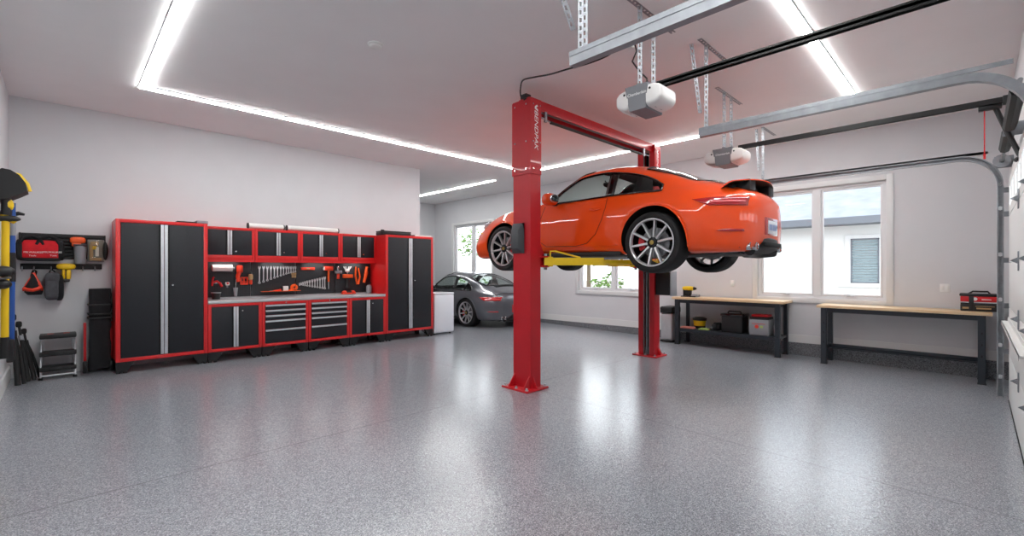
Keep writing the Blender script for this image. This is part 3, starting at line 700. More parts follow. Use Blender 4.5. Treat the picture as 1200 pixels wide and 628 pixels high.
        # wheels
        for (ax, az, r), wz, R_, wd, yo in ((ARCH[0], wheel_z[0], .345, .29, .895), (ARCH[1], wheel_z[1], .338, .245, .872)):
            c = Vector((sgn*yo, ax, wz)); A = Vector((sgn, 0, 0)); h = -wd; rr = R_-.078
            tyre = [(rr, -.012), (rr+.02, .004), (R_-.035, .006), (R_-.014, -.004), (R_-.003, -.028), (R_, -.06), (R_, h+.06), (R_-.003, h+.028), (R_-.02, h), (rr+.01, h), (rr-.005, h+.02)]
            W = P('wheel', MB().lathe(tyre, c, A, 64), 'rubber', root, ang=25)
            tg = MB()
            for g in (.075, .12, .165, .21):
                if g < wd-.04: tg.lathe([(R_+.0012, -g-.004), (R_+.0012, -g+.004)], c, A, 64)
            P('tread_groove', tg, 'carcass_dark', W)
            rim = MB().lathe([(rr+.004, -.004), (rr+.002, .004), (rr-.008, .004), (rr-.016, -.004), (rr-.022, -.03)], c, A, 64)
            Rt = []
            u = A.orthogonal().normalized(); v = A.cross(u)
            for k in range(10):
                th = 2*PI*(k+.5)/10; d = u*math.cos(th)+v*math.sin(th); t = A.cross(d)
                q = []
                for rad, hw, dep, ax_ in ((.045, .015, .030, -.035), (.10, .014, .03, -.026), (rr-.012, .012, .03, -.006)):
                    q.append([c+d*rad+t*hw*.8+A*ax_, c+d*rad-t*hw*.8+A*ax_, c+d*rad-t*hw*1.3+A*(ax_-dep), c+d*rad+t*hw*1.3+A*(ax_-dep)])
                rim.loft(q)
            P('rim', rim, 'wheel_silver', W)
            P('barrel', MB().lathe([(rr-.014, -.028), (rr-.03, -.10), (rr-.035, h+.04), (rr-.02, h+.01)], c, A, 48).lathe([(.062, -.055), (.062, -.034), (.055, -.026), (.03, -.022), (.03, -.018), (0, -.016)], c, A, 24), 'wheel_dark', W)
            P('hub_cap', MB().lathe([(.027, -.018), (.024, -.012), (0, -.010)], c, A, 20), 'gold', W)
            for k in range(5):
                th = 2*PI*k/5; d = u*math.cos(th)+v*math.sin(th)
                P('wheel_bolt', MB().cyl(c+d*.046+A*-.024, c+d*.046+A*-.012, .008, n=8), 'black_metal', W)
            P('brake_disc', MB().cyl(c+A*-.125, c+A*-.100, .17, n=40).cyl(c+A*-.1, c+A*-.06, .075, n=24), 'disc', W)
            cal = MB()
            G = []
            for k in range(9):
                th = 2*PI*k/8*.16
                d = Vector((0, math.cos(th+ (.0 if ax < 1 else PI) - .5), math.sin(th + (.0 if ax < 1 else PI) -.5)))
                if ax < 1: d.y = abs(d.y)
                else: d.y = -abs(d.y)
                G.append([c+d*.115+A*-.06, c+d*.19+A*-.06, c+d*.19+A*-.16, c+d*.115+A*-.16])
            cal.loft(G); P('brake_caliper', cal, 'red_plastic', W)
    # tail: diffuser, plate in a recess, deck lines
    R = []
    for y in np.linspace(-.60, .60, 13):
        x = rch(y); k = 1-.95*max(0, (abs(y)-.44)/.16)
        R.append([(y, -.62, .09), (y, x+.10, .10), (y, x, .15), (y, x, .15+.10*k), (y, x+.03, .15+.125*k), (y, -.62, .15+.08*k)])
    df = P('rear_diffuser', MB().loft(R), 'black_plastic', root)
    P('vent_slot', MB().box(-.28, .28, -.974, -.96, .165, .215, .006), 'carcass_dark', df)
    P('plate_recess', MB().box(-.23, .20, -.958, -.945, .295, .485, .006), 'tail_red', root)
    lp = P('number_plate', MB().box(-.14, .15, -.964, -.957, .31, .455, .006), 'white_gloss', root)
    for x in (-.105, -.063, -.021, .03, .072, .114):
        P('plate_character', MB().box(x-.013, x+.013, -.966, -.964, .35, .415), 'ink_blue', lp)
    # engine lid spoiler
    z0 = .085 if raised else 0.
    G = []
    for side_ in (0, 1):
        for k in range(21):
            y = -.60+1.2*k/20; u = (y/.60)**2
            fx, rx = -.57-.06*u, -.915+.13*u
            row = []
            for q in range(9):
                t = q/8; x = fx+(rx-fx)*t
                base = (.800+.100*math.sin(min(1, t*1.12)*PI*.55)*(1-.28*u)-.02*u if raised else top(max(-.89, x), y)+.006+.018*t**3)
                row.append((y, x, base-(0 if side_ == 0 else (.010+.006*math.sin(PI*t) if raised else .02))))
            G.append(row)
    up, dn = G[:21], G[21:]
    sp = MB().grid(up)
    edge = [r[0] for r in up] + [r[-1] for r in up[::-1]]
    rim_u = [r[0] for r in up]+up[-1][1:]+[r[-1] for r in up[::-1]][1:]+up[0][::-1][1:-1]
    rim_d = [r[0] for r in dn]+dn[-1][1:]+[r[-1] for r in dn[::-1]][1:]+dn[0][::-1][1:-1]
    sp.grid([rim_u, rim_d], closed_u=True)
    so = P('rear_spoiler', sp, paint, root, ang=45, weld=True)
    P('spoiler_underside', MB().grid(dn), 'black_plastic', so, ang=45)
    if raised:
        P('spoiler_strut', MB().box(-.40, -.22, -.86, -.64, .77, .885, .008).box(.22, .40, -.86, -.64, .77, .885, .008).box(-.22, .22, -.74, -.64, .80, .87, .006), 'black_metal', so)
        P('spoiler_bellows', MB().box(-.5, .5, -.72, -.62, .78, .835, .01), 'black_plastic', so)
    # lid grille slats between rear screen and spoiler
    m = MB()
    for k in range(7):
        x = -.44-.016*k; m.tube([(y, x, top(x, y)+.003) for y in np.linspace(-.36, .36, 9)], .004, 5)
    P('lid_grille', m, 'black_plastic', root)
    P('underbody', MB().box(-.5, .5, -.8, 3.1, .085, .125, .01).tube([(-.4, -.86, .12), (-.2, -.75, .10), (.2, -.75, .10), (.4, -.86, .12)], .05, 10).box(-.75, .75, -.05, .06, .09, .15, .01), 'black_metal', root)
    # cabin
    for s in (-1, 1):
        m = MB()
        R = []
        for z, yf, yr, hw in ((.20, 1.10, .55, .24), (.42, 1.08, .52, .25), (.46, .95, .52, .24)):
            R.append([(s*.36+hw*a, yf if b_ > 0 else yr, z) for a, b_ in ((-1, 1), (1, 1), (1, -1), (-1, -1))])
        m.loft(R)
        R = []
        for z, yy, hw, th in ((.42, .56, .25, .09), (.65, .50, .26, .07), (.88, .42, .20, .05), (.98, .40, .13, .05), (1.06, .38, .12, .04)):
            R.append([(s*.36+hw*a, yy+th*b_, z) for a, b_ in ((-1, .6), (-.6, 1), (.6, 1), (1, .6), (1, -1), (-1, -1))])
        m.loft(R); P('seat', m, 'interior', root, ang=60)
    P('dashboard', MB().box(-.70, .70, 1.28, 1.62, .55, .80, .05, seg=3).box(-.12, .12, .2, 1.3, .18, .45, .03), 'interior', root)
    c = Vector((-.36, 1.17, .735)); pts = []
    for k in range(28):
        th = 2*PI*k/28; p = Vector((math.cos(th)*.17, 0, math.sin(th)*.17)); p.rotate(Matrix.Rotation(-.45, 3, 'X')); pts.append(c+p)
    P('steering_wheel', MB().tube(pts, .014, 8, closed=True).tube([c+Vector((0, .02, 0)), c+Vector((0, .14, -.04))], .03, 10).tube([pts[0], c+Vector((0, .01, 0)), pts[14]], .012, 6), 'interior', root)
    P('rear_view_mirror', MB().ell((0, 1.17, 1.13), (.115, .02, .036), 18, e=.8).tube([(0, 1.18, 1.15), (0, 1.22, 1.20)], .01, 8), 'black_plastic', root)
    return root
CARX, RA, GB = 5.57, 2.54, 1.48
car1 = thing('sports_car', 'bright orange sports coupe raised on the red lift, rear wing up', 'car', (CARX, RA, GB))
build_car(car1, 'car_orange', (1.705-GB, 1.72-GB), True, '')
gw = aZ(547, 383, 0)
car2 = thing('sports_car', 'dark grey sports coupe parked on the floor of the far bay', 'car', (gw[0]+.90, gw[1]+.05, .075))
build_car(car2, 'car_grey', (.345-.075, .338-.075), False, '')
# ================================================================ RED STORAGE CABINETS
YC = 8.06; YU = 8.44; ZT = 2.085; ZBOT = .155
def cabinet(t, x0, x1, y0, y1, z0, z1, fr, frt, frb, kind):
    o = t.location
    m = MB(o)
    m.box(x0, x0+.018, y0+.02, y1, z0, z1).box(x1-.018, x1, y0+.02, y1, z0, z1).box(x0+.018, x1-.018, y1-.018, y1, z0, z1)
    m.box(x0+.018, x1-.018, y0+.02, y1-.018, z0, z0+.018).box(x0+.018, x1-.018, y0+.02, y1-.018, z1-.018, z1)
    m.box(x0, x0+fr, y0, y0+.02, z0, z1, .003).box(x1-fr, x1, y0, y0+.02, z0, z1, .003)
    m.box(x0+fr, x1-fr, y0, y0+.02, z0, z0+frb, .003).box(x0+fr, x1-fr, y0, y0+.02, z1-frt, z1, .003)
    P('body', m, 'red_frame', t)
    a, b_, c, d = x0+fr+.003, x1-fr-.003, z0+frb+.003, z1-frt-.003
    if kind == 'doors':
        mid = (a+b_)/2; hw = .030*(1.25 if x1-x0 > .9 else 1)
        for q0, q1, s in ((a, mid-.002, 1), (mid+.002, b_, -1)):
            dr = P('door', MB(o).box(q0, q1, y0-.002, y0+.018, c, d, .003), 'door_black', t)
            hx = mid-.003 if s > 0 else mid+.003+hw
            P('handle_strip', MB(o).box(hx-hw, hx, y0-.016, y0-.002, c+.004, d-.004, .004), 'aluminium', dr)
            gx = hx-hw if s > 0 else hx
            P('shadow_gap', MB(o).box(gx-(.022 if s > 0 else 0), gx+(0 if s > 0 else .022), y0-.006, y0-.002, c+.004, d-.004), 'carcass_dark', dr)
            if s < 0:
                lz = (1.18 if z1-z0 > 1.5 else (d-.07 if z0 < .5 else c+.06)); lx = mid+hw+.06
                P('lock', MB(o).cyl((lx, y0-.012, lz), (lx, y0, lz), .012, n=14), 'chrome', dr)
    else:
        h = d-c; cuts = [0, .135, .27, .405, .64, 1.0]
        for k in range(5):
            zt, zb = d-h*cuts[k], d-h*cuts[k+1]
            dr = P('drawer', MB(o).box(a, b_, y0-.002, y0+.018, zb+.002, zt-.002, .003), 'door_black', t)
            P('pull_strip', MB(o).box(a+.002, b_-.002, y0-.020, y0-.002, zt-.032, zt-.004, .004), 'aluminium', dr)
        P('lock', MB(o).cyl(((a+b_)/2, y0-.008, z1-frt/2), ((a+b_)/2, y0, z1-frt/2), .011, n=14), 'chrome', t)
def feet(t, x0, x1, y0):
    for s, x in ((1, x0), (-1, x1)):
        f = P('foot', MB(t.location).prism([(x+s*.006, ZBOT), (x+s*.20, ZBOT), (x+s*.13, .03), (x+s*.006, .03)], 'y', y0+.004, y0+.06), 'black_metal', t)
        for q in (.03, .10): P('leveller', MB(t.location).cyl((x+s*q, y0+.03, 0), (x+s*q, y0+.03, .03), .022, n=12), 'black_plastic', f)
    for x in (x0+.05, x1-.05): P('foot', MB(t.location).box(x-.04, x+.04, YB-.12, YB-.06, 0, ZBOT), 'black_metal', t)
XA = [.49, 1.537, 2.275, 3.005, 3.737, 4.468, 5.575]
for x0, x1, lab in ((XA[0], XA[1], 'tall black and red locker at the left end of the cabinets'), (XA[5], XA[6], 'tall black and red locker at the right end beside the white box')):
    t = thing('storage_locker', lab, 'cabinet', ((x0+x1)/2, YC+.3, 0)); cabinet(t, x0+.002, x1-.002, YC, YB-.004, ZBOT, ZT, .05, .045, .05, 'doors'); feet(t, x0, x1, YC)
labs = ['two door base cabinet under the worktop, next to the left locker', 'five drawer base cabinet, left of the two drawer units', 'five drawer base cabinet, right of the two drawer units', 'two door base cabinet under the worktop, next to the right locker']
for k in range(4):
    t = thing('drawer_cabinet' if k in (1, 2) else 'base_cabinet', labs[k], 'cabinet', ((XA[k+1]+XA[k+2])/2, YC+.3, 0))
    cabinet(t, XA[k+1]+.002, XA[k+2]-.002, YC, YB-.004, ZBOT, .88, .045, .045, .045, 'drawers' if k in (1, 2) else 'doors'); feet(t, XA[k+1], XA[k+2], YC)
pos = ['leftmost', 'second from left', 'third from left', 'rightmost']
for k in range(4):
    t = thing('wall_cabinet', 'small black and red wall cabinet, %s of the row of four' % pos[k], 'cabinet', ((XA[k+1]+XA[k+2])/2, YU, 1.56), 'wall cabinets above the worktop')
    cabinet(t, XA[k+1]+.002, XA[k+2]-.002, YU, YB-.004, 1.56, 2.085, .042, .042, .075, 'doors')
    P('light_valance', MB(t.location).box(XA[k+1]+.002, XA[k+2]-.002, YU, YU+.015, 1.525, 1.562), 'red_frame', t)
    lb = thing('cabinet_light', 'slim white light bar under the wall cabinet %s in the row' % pos[k], 'light', ((XA[k+1]+XA[k+2])/2, YU+.10, 1.56), 'light bars under the wall cabinets')
    P('housing', MB(lb.location).box(XA[k+1]+.16, XA[k+2]-.16, YU+.08, YU+.13, 1.545, 1.56, .003), 'white_plastic', lb)
    P('tube', MB(lb.location).box(XA[k+1]+.17, XA[k+2]-.17, YU+.085, YU+.125, 1.537, 1.546, .003), 'led_small', lb)
wt = thing('worktop', 'long stainless steel worktop on the red base cabinets', 'worktop', (3, 8.3, .88))
P('top_sheet', MB(wt.location).box(XA[1]+.003, XA[5]-.003, YC-.006, YB-.03, .881, .925, .008), 'steel_top', wt)
P('back_lip', MB(wt.location).box(XA[1]+.003, XA[5]-.003, YB-.03, YB-.022, .925, .945), 'steel_top', wt)
pg = thing('pegboard', 'black perforated tool board on the wall above the steel worktop', 'pegboard', (3, YB, .95))
for k in range(4): P('board_panel', MB(pg.location).box(XA[k+1]+.004, XA[k+2]-.004, YB-.02, YB-.003, .95, 1.558, .002), 'pegboard_black', pg)
# ---- things on top of the cabinets
def T(px, py, Y=YB-.05): return aY(px, py, Y)
for (a, c_), lab in (((290, 333.5), 'white paper roll on top of the wall cabinets, left one'), ((335.5, 397), 'white paper roll on top of the wall cabinets, right one')):
    xa = T(a, 265, 8.5)[0]; xb = T(c_, 268, 8.5)[0]
    t = thing('paper_roll', lab, 'roll', ((xa+xb)/2, 8.52, 2.085), 'rolls on the wall cabinets')
    P('paper', MB(t.location).cyl((xa+.02, 8.52, 2.135), (xb-.02, 8.52, 2.135), .046, n=24), 'paper_white', t)
    for x, s in ((xa, 1), (xb, -1)): P('end_cap', MB(t.location).cyl((x+s*.003, 8.52, 2.135), (x+s*.02, 8.52, 2.135), .049, n=24), 'black_plastic', t)
xa, xb = T(207, 258, 8.2)[0], T(243, 262, 8.2)[0]
t = thing('wall_tray', 'flat black and silver frame lying on the left locker', 'tray', ((xa+xb)/2, 8.25, ZT))
P('rail', MB(t.location).box(xa, xb, 8.16, 8.19, ZT, ZT+.028, .004).box(xa, xb, 8.30, 8.33, ZT, ZT+.028, .004).box(xa, xa+.03, 8.19, 8.30, ZT, ZT+.025), 'black_metal', t)
P('bracket', MB(t.location).box(xb-.14, xb, 8.15, 8.34, ZT+.01, ZT+.05, .004), 'galvanized', t)
xa, xb = T(438, 270, 8.2)[0], T(480, 272, 8.2)[0]
xa = max(xa, XA[5]-.04)
t = thing('tool_case', 'long flat black case lying on the right locker', 'case', ((xa+xb)/2, 8.3, ZT))
P('shell', MB(t.location).box(xa+.02, xb, 8.14, 8.42, ZT+.001, ZT+.06, .012), 'black_plastic', t)
P('lid', MB(t.location).box(xa+.02, xb, 8.135, 8.425, ZT+.061, ZT+.085, .010), 'black_plastic', t)
P('latch', MB(t.location).box(xa-.02, xa+.05, 8.125, 8.15, ZT+.02, ZT+.10, .006), 'black_metal', t)
xa, xb = T(483, 274, 8.2)[0], T(503, 276, 8.2)[0]
t = thing('manual_stack', 'small flat pale packet on the right locker beside the black case', 'packet', ((xa+xb)/2, 8.2, ZT))
P('sleeve', MB(t.location).box(xa, xb, 8.12, 8.3, ZT, ZT+.035, .006), 'paper_white', t)
P('spine', MB(t.location).box(xa-.004, xa+.02, 8.115, 8.305, ZT, ZT+.037, .006), 'grey_plastic', t)
# ================================================================ TOOLS ON THE PEGBOARD
YT = YB-.045
def TP(px, py): return Vector(aY(px, py, YT))
def tl(name, lab, cat, px, py, group=None): p = TP(px, py); return thing(name, lab, cat, p, group)
ordw = ['first', 'second', 'third', 'fourth', 'fifth', 'sixth', 'seventh', 'eighth', 'ninth', 'tenth', 'eleventh', 'twelfth', 'last']
def wrench_parts(t, L, wdt):
    hw = wdt
    R = []
    for z, w_ in ((-L+.03, hw*.8), (-L*.5, hw*.62), (-.035, hw*.85)): R.append([(-w_, -.004, z), (w_, -.004, z), (w_, .004, z), (-w_, .004, z)])
    m = MB().loft(R)
    P('shank', m, 'tool_steel', t)
    P('ring_end', MB().lathe([(hw*.95, -.006), (hw*1.75, -.006), (hw*1.75, .006), (hw*.95, .006)], (0, 0, -L+.018), (0, 1, 0), 16, closed=True), 'tool_steel', t)
    k = hw*1.7
    P('jaw', MB().prism([(-k*.6, -.05), (k*.6, -.05), (k, -.025), (k*.9, 0), (k*.45, .002), (k*.4, -.022), (-k*.4, -.022), (-k*.45, .002), (-k*.9, 0), (-k, -.025)], 'y', -.006, .006), 'tool_steel', t)
wx = [304, 308.8, 313.3, 317.5, 321.5, 325.2, 329, 332.3, 335.5, 338.3, 341, 343.6, 346.2]
wb = [332.5, 331, 329.5, 327.8, 326.5, 325.2, 324, 322.8, 321.8, 321, 320.5, 320, 319.5]
for k in range(13):
    p = TP(wx[k], 312); q = TP(wx[k], wb[k])
    t = thing('combination_wrench', ('%s steel wrench from left in the upper pegboard row' % ordw[k]) if k < 12 else 'shortest steel wrench at the right end of the upper pegboard row', 'wrench', p, 'wrenches in the upper row'); wrench_parts(t, p[2]-q[2], .0110-.0003*k)
lx = [351, 353, 355.2, 357.6, 360.2, 363, 366, 369, 372, 375, 378, 380.6]
for k in range(12):
    p = TP(lx[k], 331.5-.68*k); q = TP(lx[k], 334.2+.42*k)
    t = thing('combination_wrench', ('%s steel wrench from left in the lower slanting pegboard row' % ordw[k]) if k < 11 else 'longest steel wrench at the right end of the lower pegboard row', 'wrench', p, 'wrenches in the lower row'); wrench_parts(t, p[2]-q[2], .0075+.0003*k)
def bx(o, px0, py0, px1, py1, d0, d1, bev=.006, m=0, mb=None):   # a block standing off the board
    a = TP(px0, py1); c = TP(px1, py0); mb = mb or MB(o)
    return mb.box(a.x, c.x, YT-d1+.025, YT-d0+.025, a.z, c.z, bev, m)
t = tl('paper_towel_holder', 'white paper towel roll under the leftmost wall cabinet', 'paper towel', 259, 314)
a, c_ = TP(247.6, 314), TP(271, 314)
P('roll', MB(t.location).cyl((max(a.x, XA[1]+.02), YT-.05, a.z), (c_.x, YT-.05, a.z), .055, n=24), 'paper_white', t)
P('core', MB(t.location).cyl((c_.x, YT-.05, a.z), (c_.x+.03, YT-.05, a.z), .018, n=16), 'grey_plastic', t)
t = tl('impact_wrench', 'orange red power tool hanging on the pegboard, pointing down', 'power tool', 280, 318)
P('motor_housing', bx(t.location, 277, 311, 284, 319.5, .0, .09, .02), 'orange_red', t)
P('grip', MB(t.location).tube([TP(280, 318)+Vector((0, -.03, 0)), TP(278, 324)+Vector((0, -.03, 0)), TP(279, 330)+Vector((0, -.03, 0))], .032, 12), 'orange_red', t)
P('shaft', MB(t.location).tube([TP(276.5, 322)+Vector((0, -.03, 0)), TP(275.5, 338)+Vector((0, -.03, 0))], .006, 8), 'chrome', t)
P('nozzle', MB(t.location).cyl(TP(275.5, 337)+Vector((0, -.03, 0)), TP(275.5, 347)+Vector((0, -.03, 0)), .036, .022, 14), 'grey_plastic', t)
t = tl('bar_clamp', 'red clamp set hanging right of the orange red power tool', 'clamp', 287, 327)
m = MB(t.location)
for y in (325.5, 330.5, 333): bx(None, 282, y-1.0, 290.5, y+.8, 0, .03, .004, mb=m)
for x in (282.5, 286, 290): bx(None, x-.9, 325, x+.9, 333.5, 0, .028, .004, mb=m)
P('frame', m, 'orange_red', t)
t = tl('cordless_drill', 'pale and red drill hanging on the pegboard near the clamps', 'drill', 294, 326)
P('body', bx(t.location, 291, 321, 295.8, 328, 0, .08, .02), 'tan', t); P('grip', bx(t.location, 292, 327, 295.5, 333.5, .01, .05, .012), 'orange_red', t)
P('chuck', MB(t.location).cyl(TP(293.5, 321)+Vector((0, -.02, 0)), TP(293.5, 319)+Vector((0, -.02, 0)), .025, .015, 12), 'black_metal', t)
t = tl('hacksaw', 'red hacksaw on the pegboard beside the left locker', 'saw', 254, 331)
m = MB(t.location).tube([TP(248.5, 335), TP(249.5, 326), TP(251, 324.5)], .016, 10).tube([TP(250, 331), TP(254, 329.5), TP(258, 332), TP(260, 336)], .020, 10)
P('handle', m, 'red_plastic', t); P('blade', MB(t.location).box(TP(248, 0).x, TP(260, 0).x, YT-.003, YT, TP(0, 336.8).z, TP(0, 335.4).z), 'chrome', t)
p = Vector(aY(253.2, 349, YB-.15)); p.z = .9255
t = thing('parts_bin', 'black tub with a pale rim on the worktop beside the left locker', 'tub', p)
P('tub', MB(p).lathe([(0, .0), (.055, 0), (.065, .10), (.06, .10), (.05, .01), (0, .01)], p, (0, 0, 1), 24), 'black_plastic', t)
P('rim', MB(p).lathe([(.06, .098), (.07, .098), (.07, .112), (.06, .112)], p, (0, 0, 1), 24, closed=True), 'grey_plastic', t)
t = tl('tape_measure', 'small red and white tape measure hanging low on the pegboard', 'tape measure', 266.5, 333)
P('case', bx(t.location, 264, 330.5, 269, 334.5, 0, .045, .012), 'white_plastic', t); P('badge', bx(t.location, 265.2, 331, 267.8, 333, .04, .05, .003), 'red_plastic', t)
P('hook', bx(t.location, 265.5, 334.5, 267.5, 337, 0, .02, .003), 'grey_plastic', t)
t = tl('key_set', 'small bunch of tan keys hanging beside the shortest wrenches', 'keys', 345, 320)
P('holder', bx(t.location, 341.5, 319.5, 347.5, 322, 0, .02, .004), 'tan', t)
for k in range(3): P('key', bx(t.location, 342.2+k*1.9, 322, 343.6+k*1.9, 325.5, .004, .014, .002), 'tan', t)
t = tl('pegboard_shelf', 'narrow wooden shelf on the pegboard under the wrenches', 'shelf', 327, 341)
a, c_ = TP(305.5, 341.8), TP(350, 340.2)
P('board', MB(t.location).box(a.x, c_.x, YT-.10, YB-.021, a.z, c_.z, .004), 'tan', t)
P('edge_strip', MB(t.location).box(a.x-.02, c_.x, YT-.108, YT-.10, a.z, c_.z+.006, .003), 'orange_plastic', t)
zs = c_.z+.0005
def onshelf(px0, px1, h, name, lab, cat, mt, y0=.02, y1=.09, bev=.008):
    a = TP(px0, 0).x; c = TP(px1, 0).x; t = thing(name, lab, cat, ((a+c)/2, YT-.05, zs)); return t, a, c
t, a, c_ = onshelf(316.5, 328, 0, 'utility_knife', 'flat orange tool lying on the narrow wooden shelf', 'knife', None)
P('grip', MB(t.location).prism([(a, zs), (c_, zs), (c_, zs+.035), (a+.05, zs+.018)], 'y', YT-.08, YT-.05), 'orange_red', t); P('blade', MB(t.location).box(a-.03, a+.02, YT-.068, YT-.062, zs, zs+.012), 'chrome', t)
t, a, c_ = onshelf(328.5, 336, 0, 'small_carton', 'small white and black carton on the narrow wooden shelf', 'box', None)
P('carton', MB(t.location).box(a+.02, c_, YT-.09, YT-.03, zs, zs+.085, .003), 'paper_white', t); P('side_label', MB(t.location).box(a+.005, a+.019, YT-.089, YT-.031, zs, zs+.084), 'black_plastic', t)
t, a, c_ = onshelf(337.5, 346, 0, 'tape_dispenser', 'orange tape dispenser at the right of the wooden shelf', 'tape dispenser', None)
P('body', MB(t.location).lathe([(.02, -.03), (.055, -.03), (.058, 0), (.055, .03), (.02, .03)], ((a+c_)/2+.02, YT-.06, zs+.06), (0, 1, 0), 24, closed=True), 'orange_plastic', t)
P('base', MB(t.location).box(a, c_, YT-.09, YT-.03, zs, zs+.03, .006), 'orange_plastic', t)
t = tl('spirit_level', 'short orange spirit level hung at the top of the pegboard', 'level', 361, 314.5)
P('frame', bx(t.location, 353, 313.2, 369, 316.3, 0, .03, .006), 'orange_red', t)
P('vial', bx(t.location, 359, 314, 363, 315.4, .028, .034, .002), 'tan', t)
t = tl('club_hammer', 'red headed hammer with orange handle hanging head up', 'hammer', 385, 315)
P('head', bx(t.location, 379.5, 312, 390, 317, 0, .06, .012), 'orange_red', t)
P('face', bx(t.location, 379, 312.6, 381, 316.4, .005, .055, .008), 'white_plastic', t)
P('handle', MB(t.location).tube([TP(385, 316), TP(385, 330)], .018, 10), 'orange_plastic', t)
P('grip', MB(t.location).tube([TP(385, 330), TP(385, 338.5)], .013, 10), 'galvanized', t)
t = tl('pipe_cutter', 'silver clamp tool with a red grip right of the hammer', 'clamp', 396, 318)
P('screw', bx(t.location, 394.8, 312, 397.2, 317, 0, .03, .006), 'chrome', t); P('jaw', bx(t.location, 392, 317, 400.5, 320.5, 0, .05, .01), 'galvanized', t)
P('grip', bx(t.location, 395, 320.5, 398, 327, .005, .035, .008), 'orange_red', t)
t = tl('hose_nozzle_set', 'pale forked tool hung high near the right of the pegboard', 'tool', 407, 316)
m = MB(t.location)
for q in (402.5, 405, 409, 411.5): m.tube([TP(407, 319), TP(q, 312.3)], .012, 8)
m.ell(TP(407, 317.2), (.05, .02, .028), 14)
P('fork', m, 'paper_white', t); P('stem', MB(t.location).tube([TP(407, 318), TP(407, 321)], .01, 8), 'grey_plastic', t)
t = tl('palm_sander', 'orange and black sander hanging below the pale forked tool', 'sander', 407, 325)
P('head', bx(t.location, 401.5, 321.3, 412.8, 325.8, 0, .07, .012), 'orange_plastic', t)
P('motor', MB(t.location).cyl(TP(406.7, 326)+Vector((0, -.02, 0)), TP(406.7, 337.5)+Vector((0, -.02, 0)), .033, .04, 16), 'black_plastic', t)
p = Vector(aY(408, 343, YB-.13)); p.z = .9255
t = thing('tool_charger', 'low orange and black tool lying on the worktop below the sander', 'power tool', p)
m = MB(p); a, c_ = aY(400.5, 340, YB-.13), aY(416, 340, YB-.13)
P('base', MB(p).box(a[0], c_[0], YB-.19, YB-.08, .926, .955, .012), 'orange_red', t)
for x in (a[0]+.05, c_[0]-.05): P('knob', MB(p).ell((x, YB-.135, .965), (.05, .05, .032), 16), 'orange_red', t)
P('grip', MB(p).box(a[0]+.07, c_[0]-.07, YB-.17, YB-.10, .95, .985, .012), 'black_plastic', t)
t = tl('bolt_cutter', 'long orange handled cutter hung near the right end of the pegboard', 'cutter', 418, 316)
P('handle', MB(t.location).tube([TP(417, 312.5), TP(416.5, 323), TP(418.5, 333)], [.014, .018, .02], 10).tube([TP(420, 314), TP(421.8, 324), TP(419.8, 333)], [.014, .018, .022], 10), 'orange_plastic', t)
P('jaw', bx(t.location, 416.8, 311.8, 421.5, 315.5, 0, .03, .006), 'black_metal', t)
t = tl('angle_grinder', 'orange and black grinder hung at the right end of the pegboard', 'grinder', 428, 318)
P('body', MB(t.location).tube([TP(429.5, 312.5)+Vector((0, -.02, 0)), TP(428.5, 320)+Vector((0, -.02, 0)), TP(426, 331)+Vector((0, -.02, 0))], [.03, .036, .026], 12), 'orange_plastic', t)
P('guard', MB(t.location).cyl(TP(430.5, 316)+Vector((0, -.05, 0)), TP(430.5, 316)+Vector((0, -.03, 0)), .036, n=20), 'black_metal', t)
p = Vector(aY(432.3, 343, YB-.12)); p.z = .9255
t = thing('spray_canister', 'grey metal spray canister standing at the right end of the worktop', 'canister', p)
P('can', MB(p).lathe([(0, 0), (.05, 0), (.053, .01), (.053, .13), (.045, .155), (.022, .17), (0, .172)], p, (0, 0, 1), 24), 'grey_plastic', t)
P('pump', MB(p).cyl(p+Vector((0, 0, .17)), p+Vector((0, 0, .205)), .016, n=12).tube([p+Vector((0, 0, .2)), p+Vector((.05, 0, .205))], .009, 8).tube([p+Vector((0, 0, .2)), p+Vector((-.04, 0, .215))], .007, 8), 'black_plastic', t)
# ================================================================ LEFT END: WALL STORAGE
YW = YB
def W(px, py, d=.02): return Vector(aY(px, py, YW-d))
t = thing('slat_panel', 'black slatted storage panel on the wall behind the red bag', 'wall panel', W(70, 285))
a = W(23, 303); c_ = W(123, 277)
m = MB(t.location); n = 7
for k in range(n):
    z0 = a.z+(c_.z+.01-a.z)*k/n; z1 = a.z+(c_.z+.01-a.z)*(k+1)/n
    m.prism([(YW-.004, z0), (YW-.022, z0+.004), (YW-.022, z1-.014), (YW-.012, z1-.010), (YW-.004, z1)], 'x', a.x, c_.x)
P('slats', m, 'black_plastic', t)
for q in (a.x, c_.x): P('end_cap', MB(t.location).box(q-.008, q+.008, YW-.026, YW-.003, a.z, c_.z+.012, .003), 'black_plastic', t)
t = thing('hook_rail', 'black rail with hooks on the wall below the slatted panel', 'hook rail', W(70, 314))
a = W(23.5, 315.5); c_ = W(119.5, 312.5)
P('rail', MB(t.location).box(a.x, c_.x, YW-.02, YW-.003, a.z, a.z+.075, .004), 'black_metal', t)
for q in (26, 40, 60, 76, 97, 111):
    p = W(q, 314.5)
    P('hook', MB(t.location).tube([p+Vector((0, -.002, .02)), p+Vector((0, -.03, .0)), p+Vector((0, -.06, -.03)), p+Vector((0, -.09, -.02)), p+Vector((0, -.10, .01))], .007, 8).tube([p+Vector((0, -.03, 0)), p+Vector((0, -.055, .025))], .006, 6), 'galvanized', t)
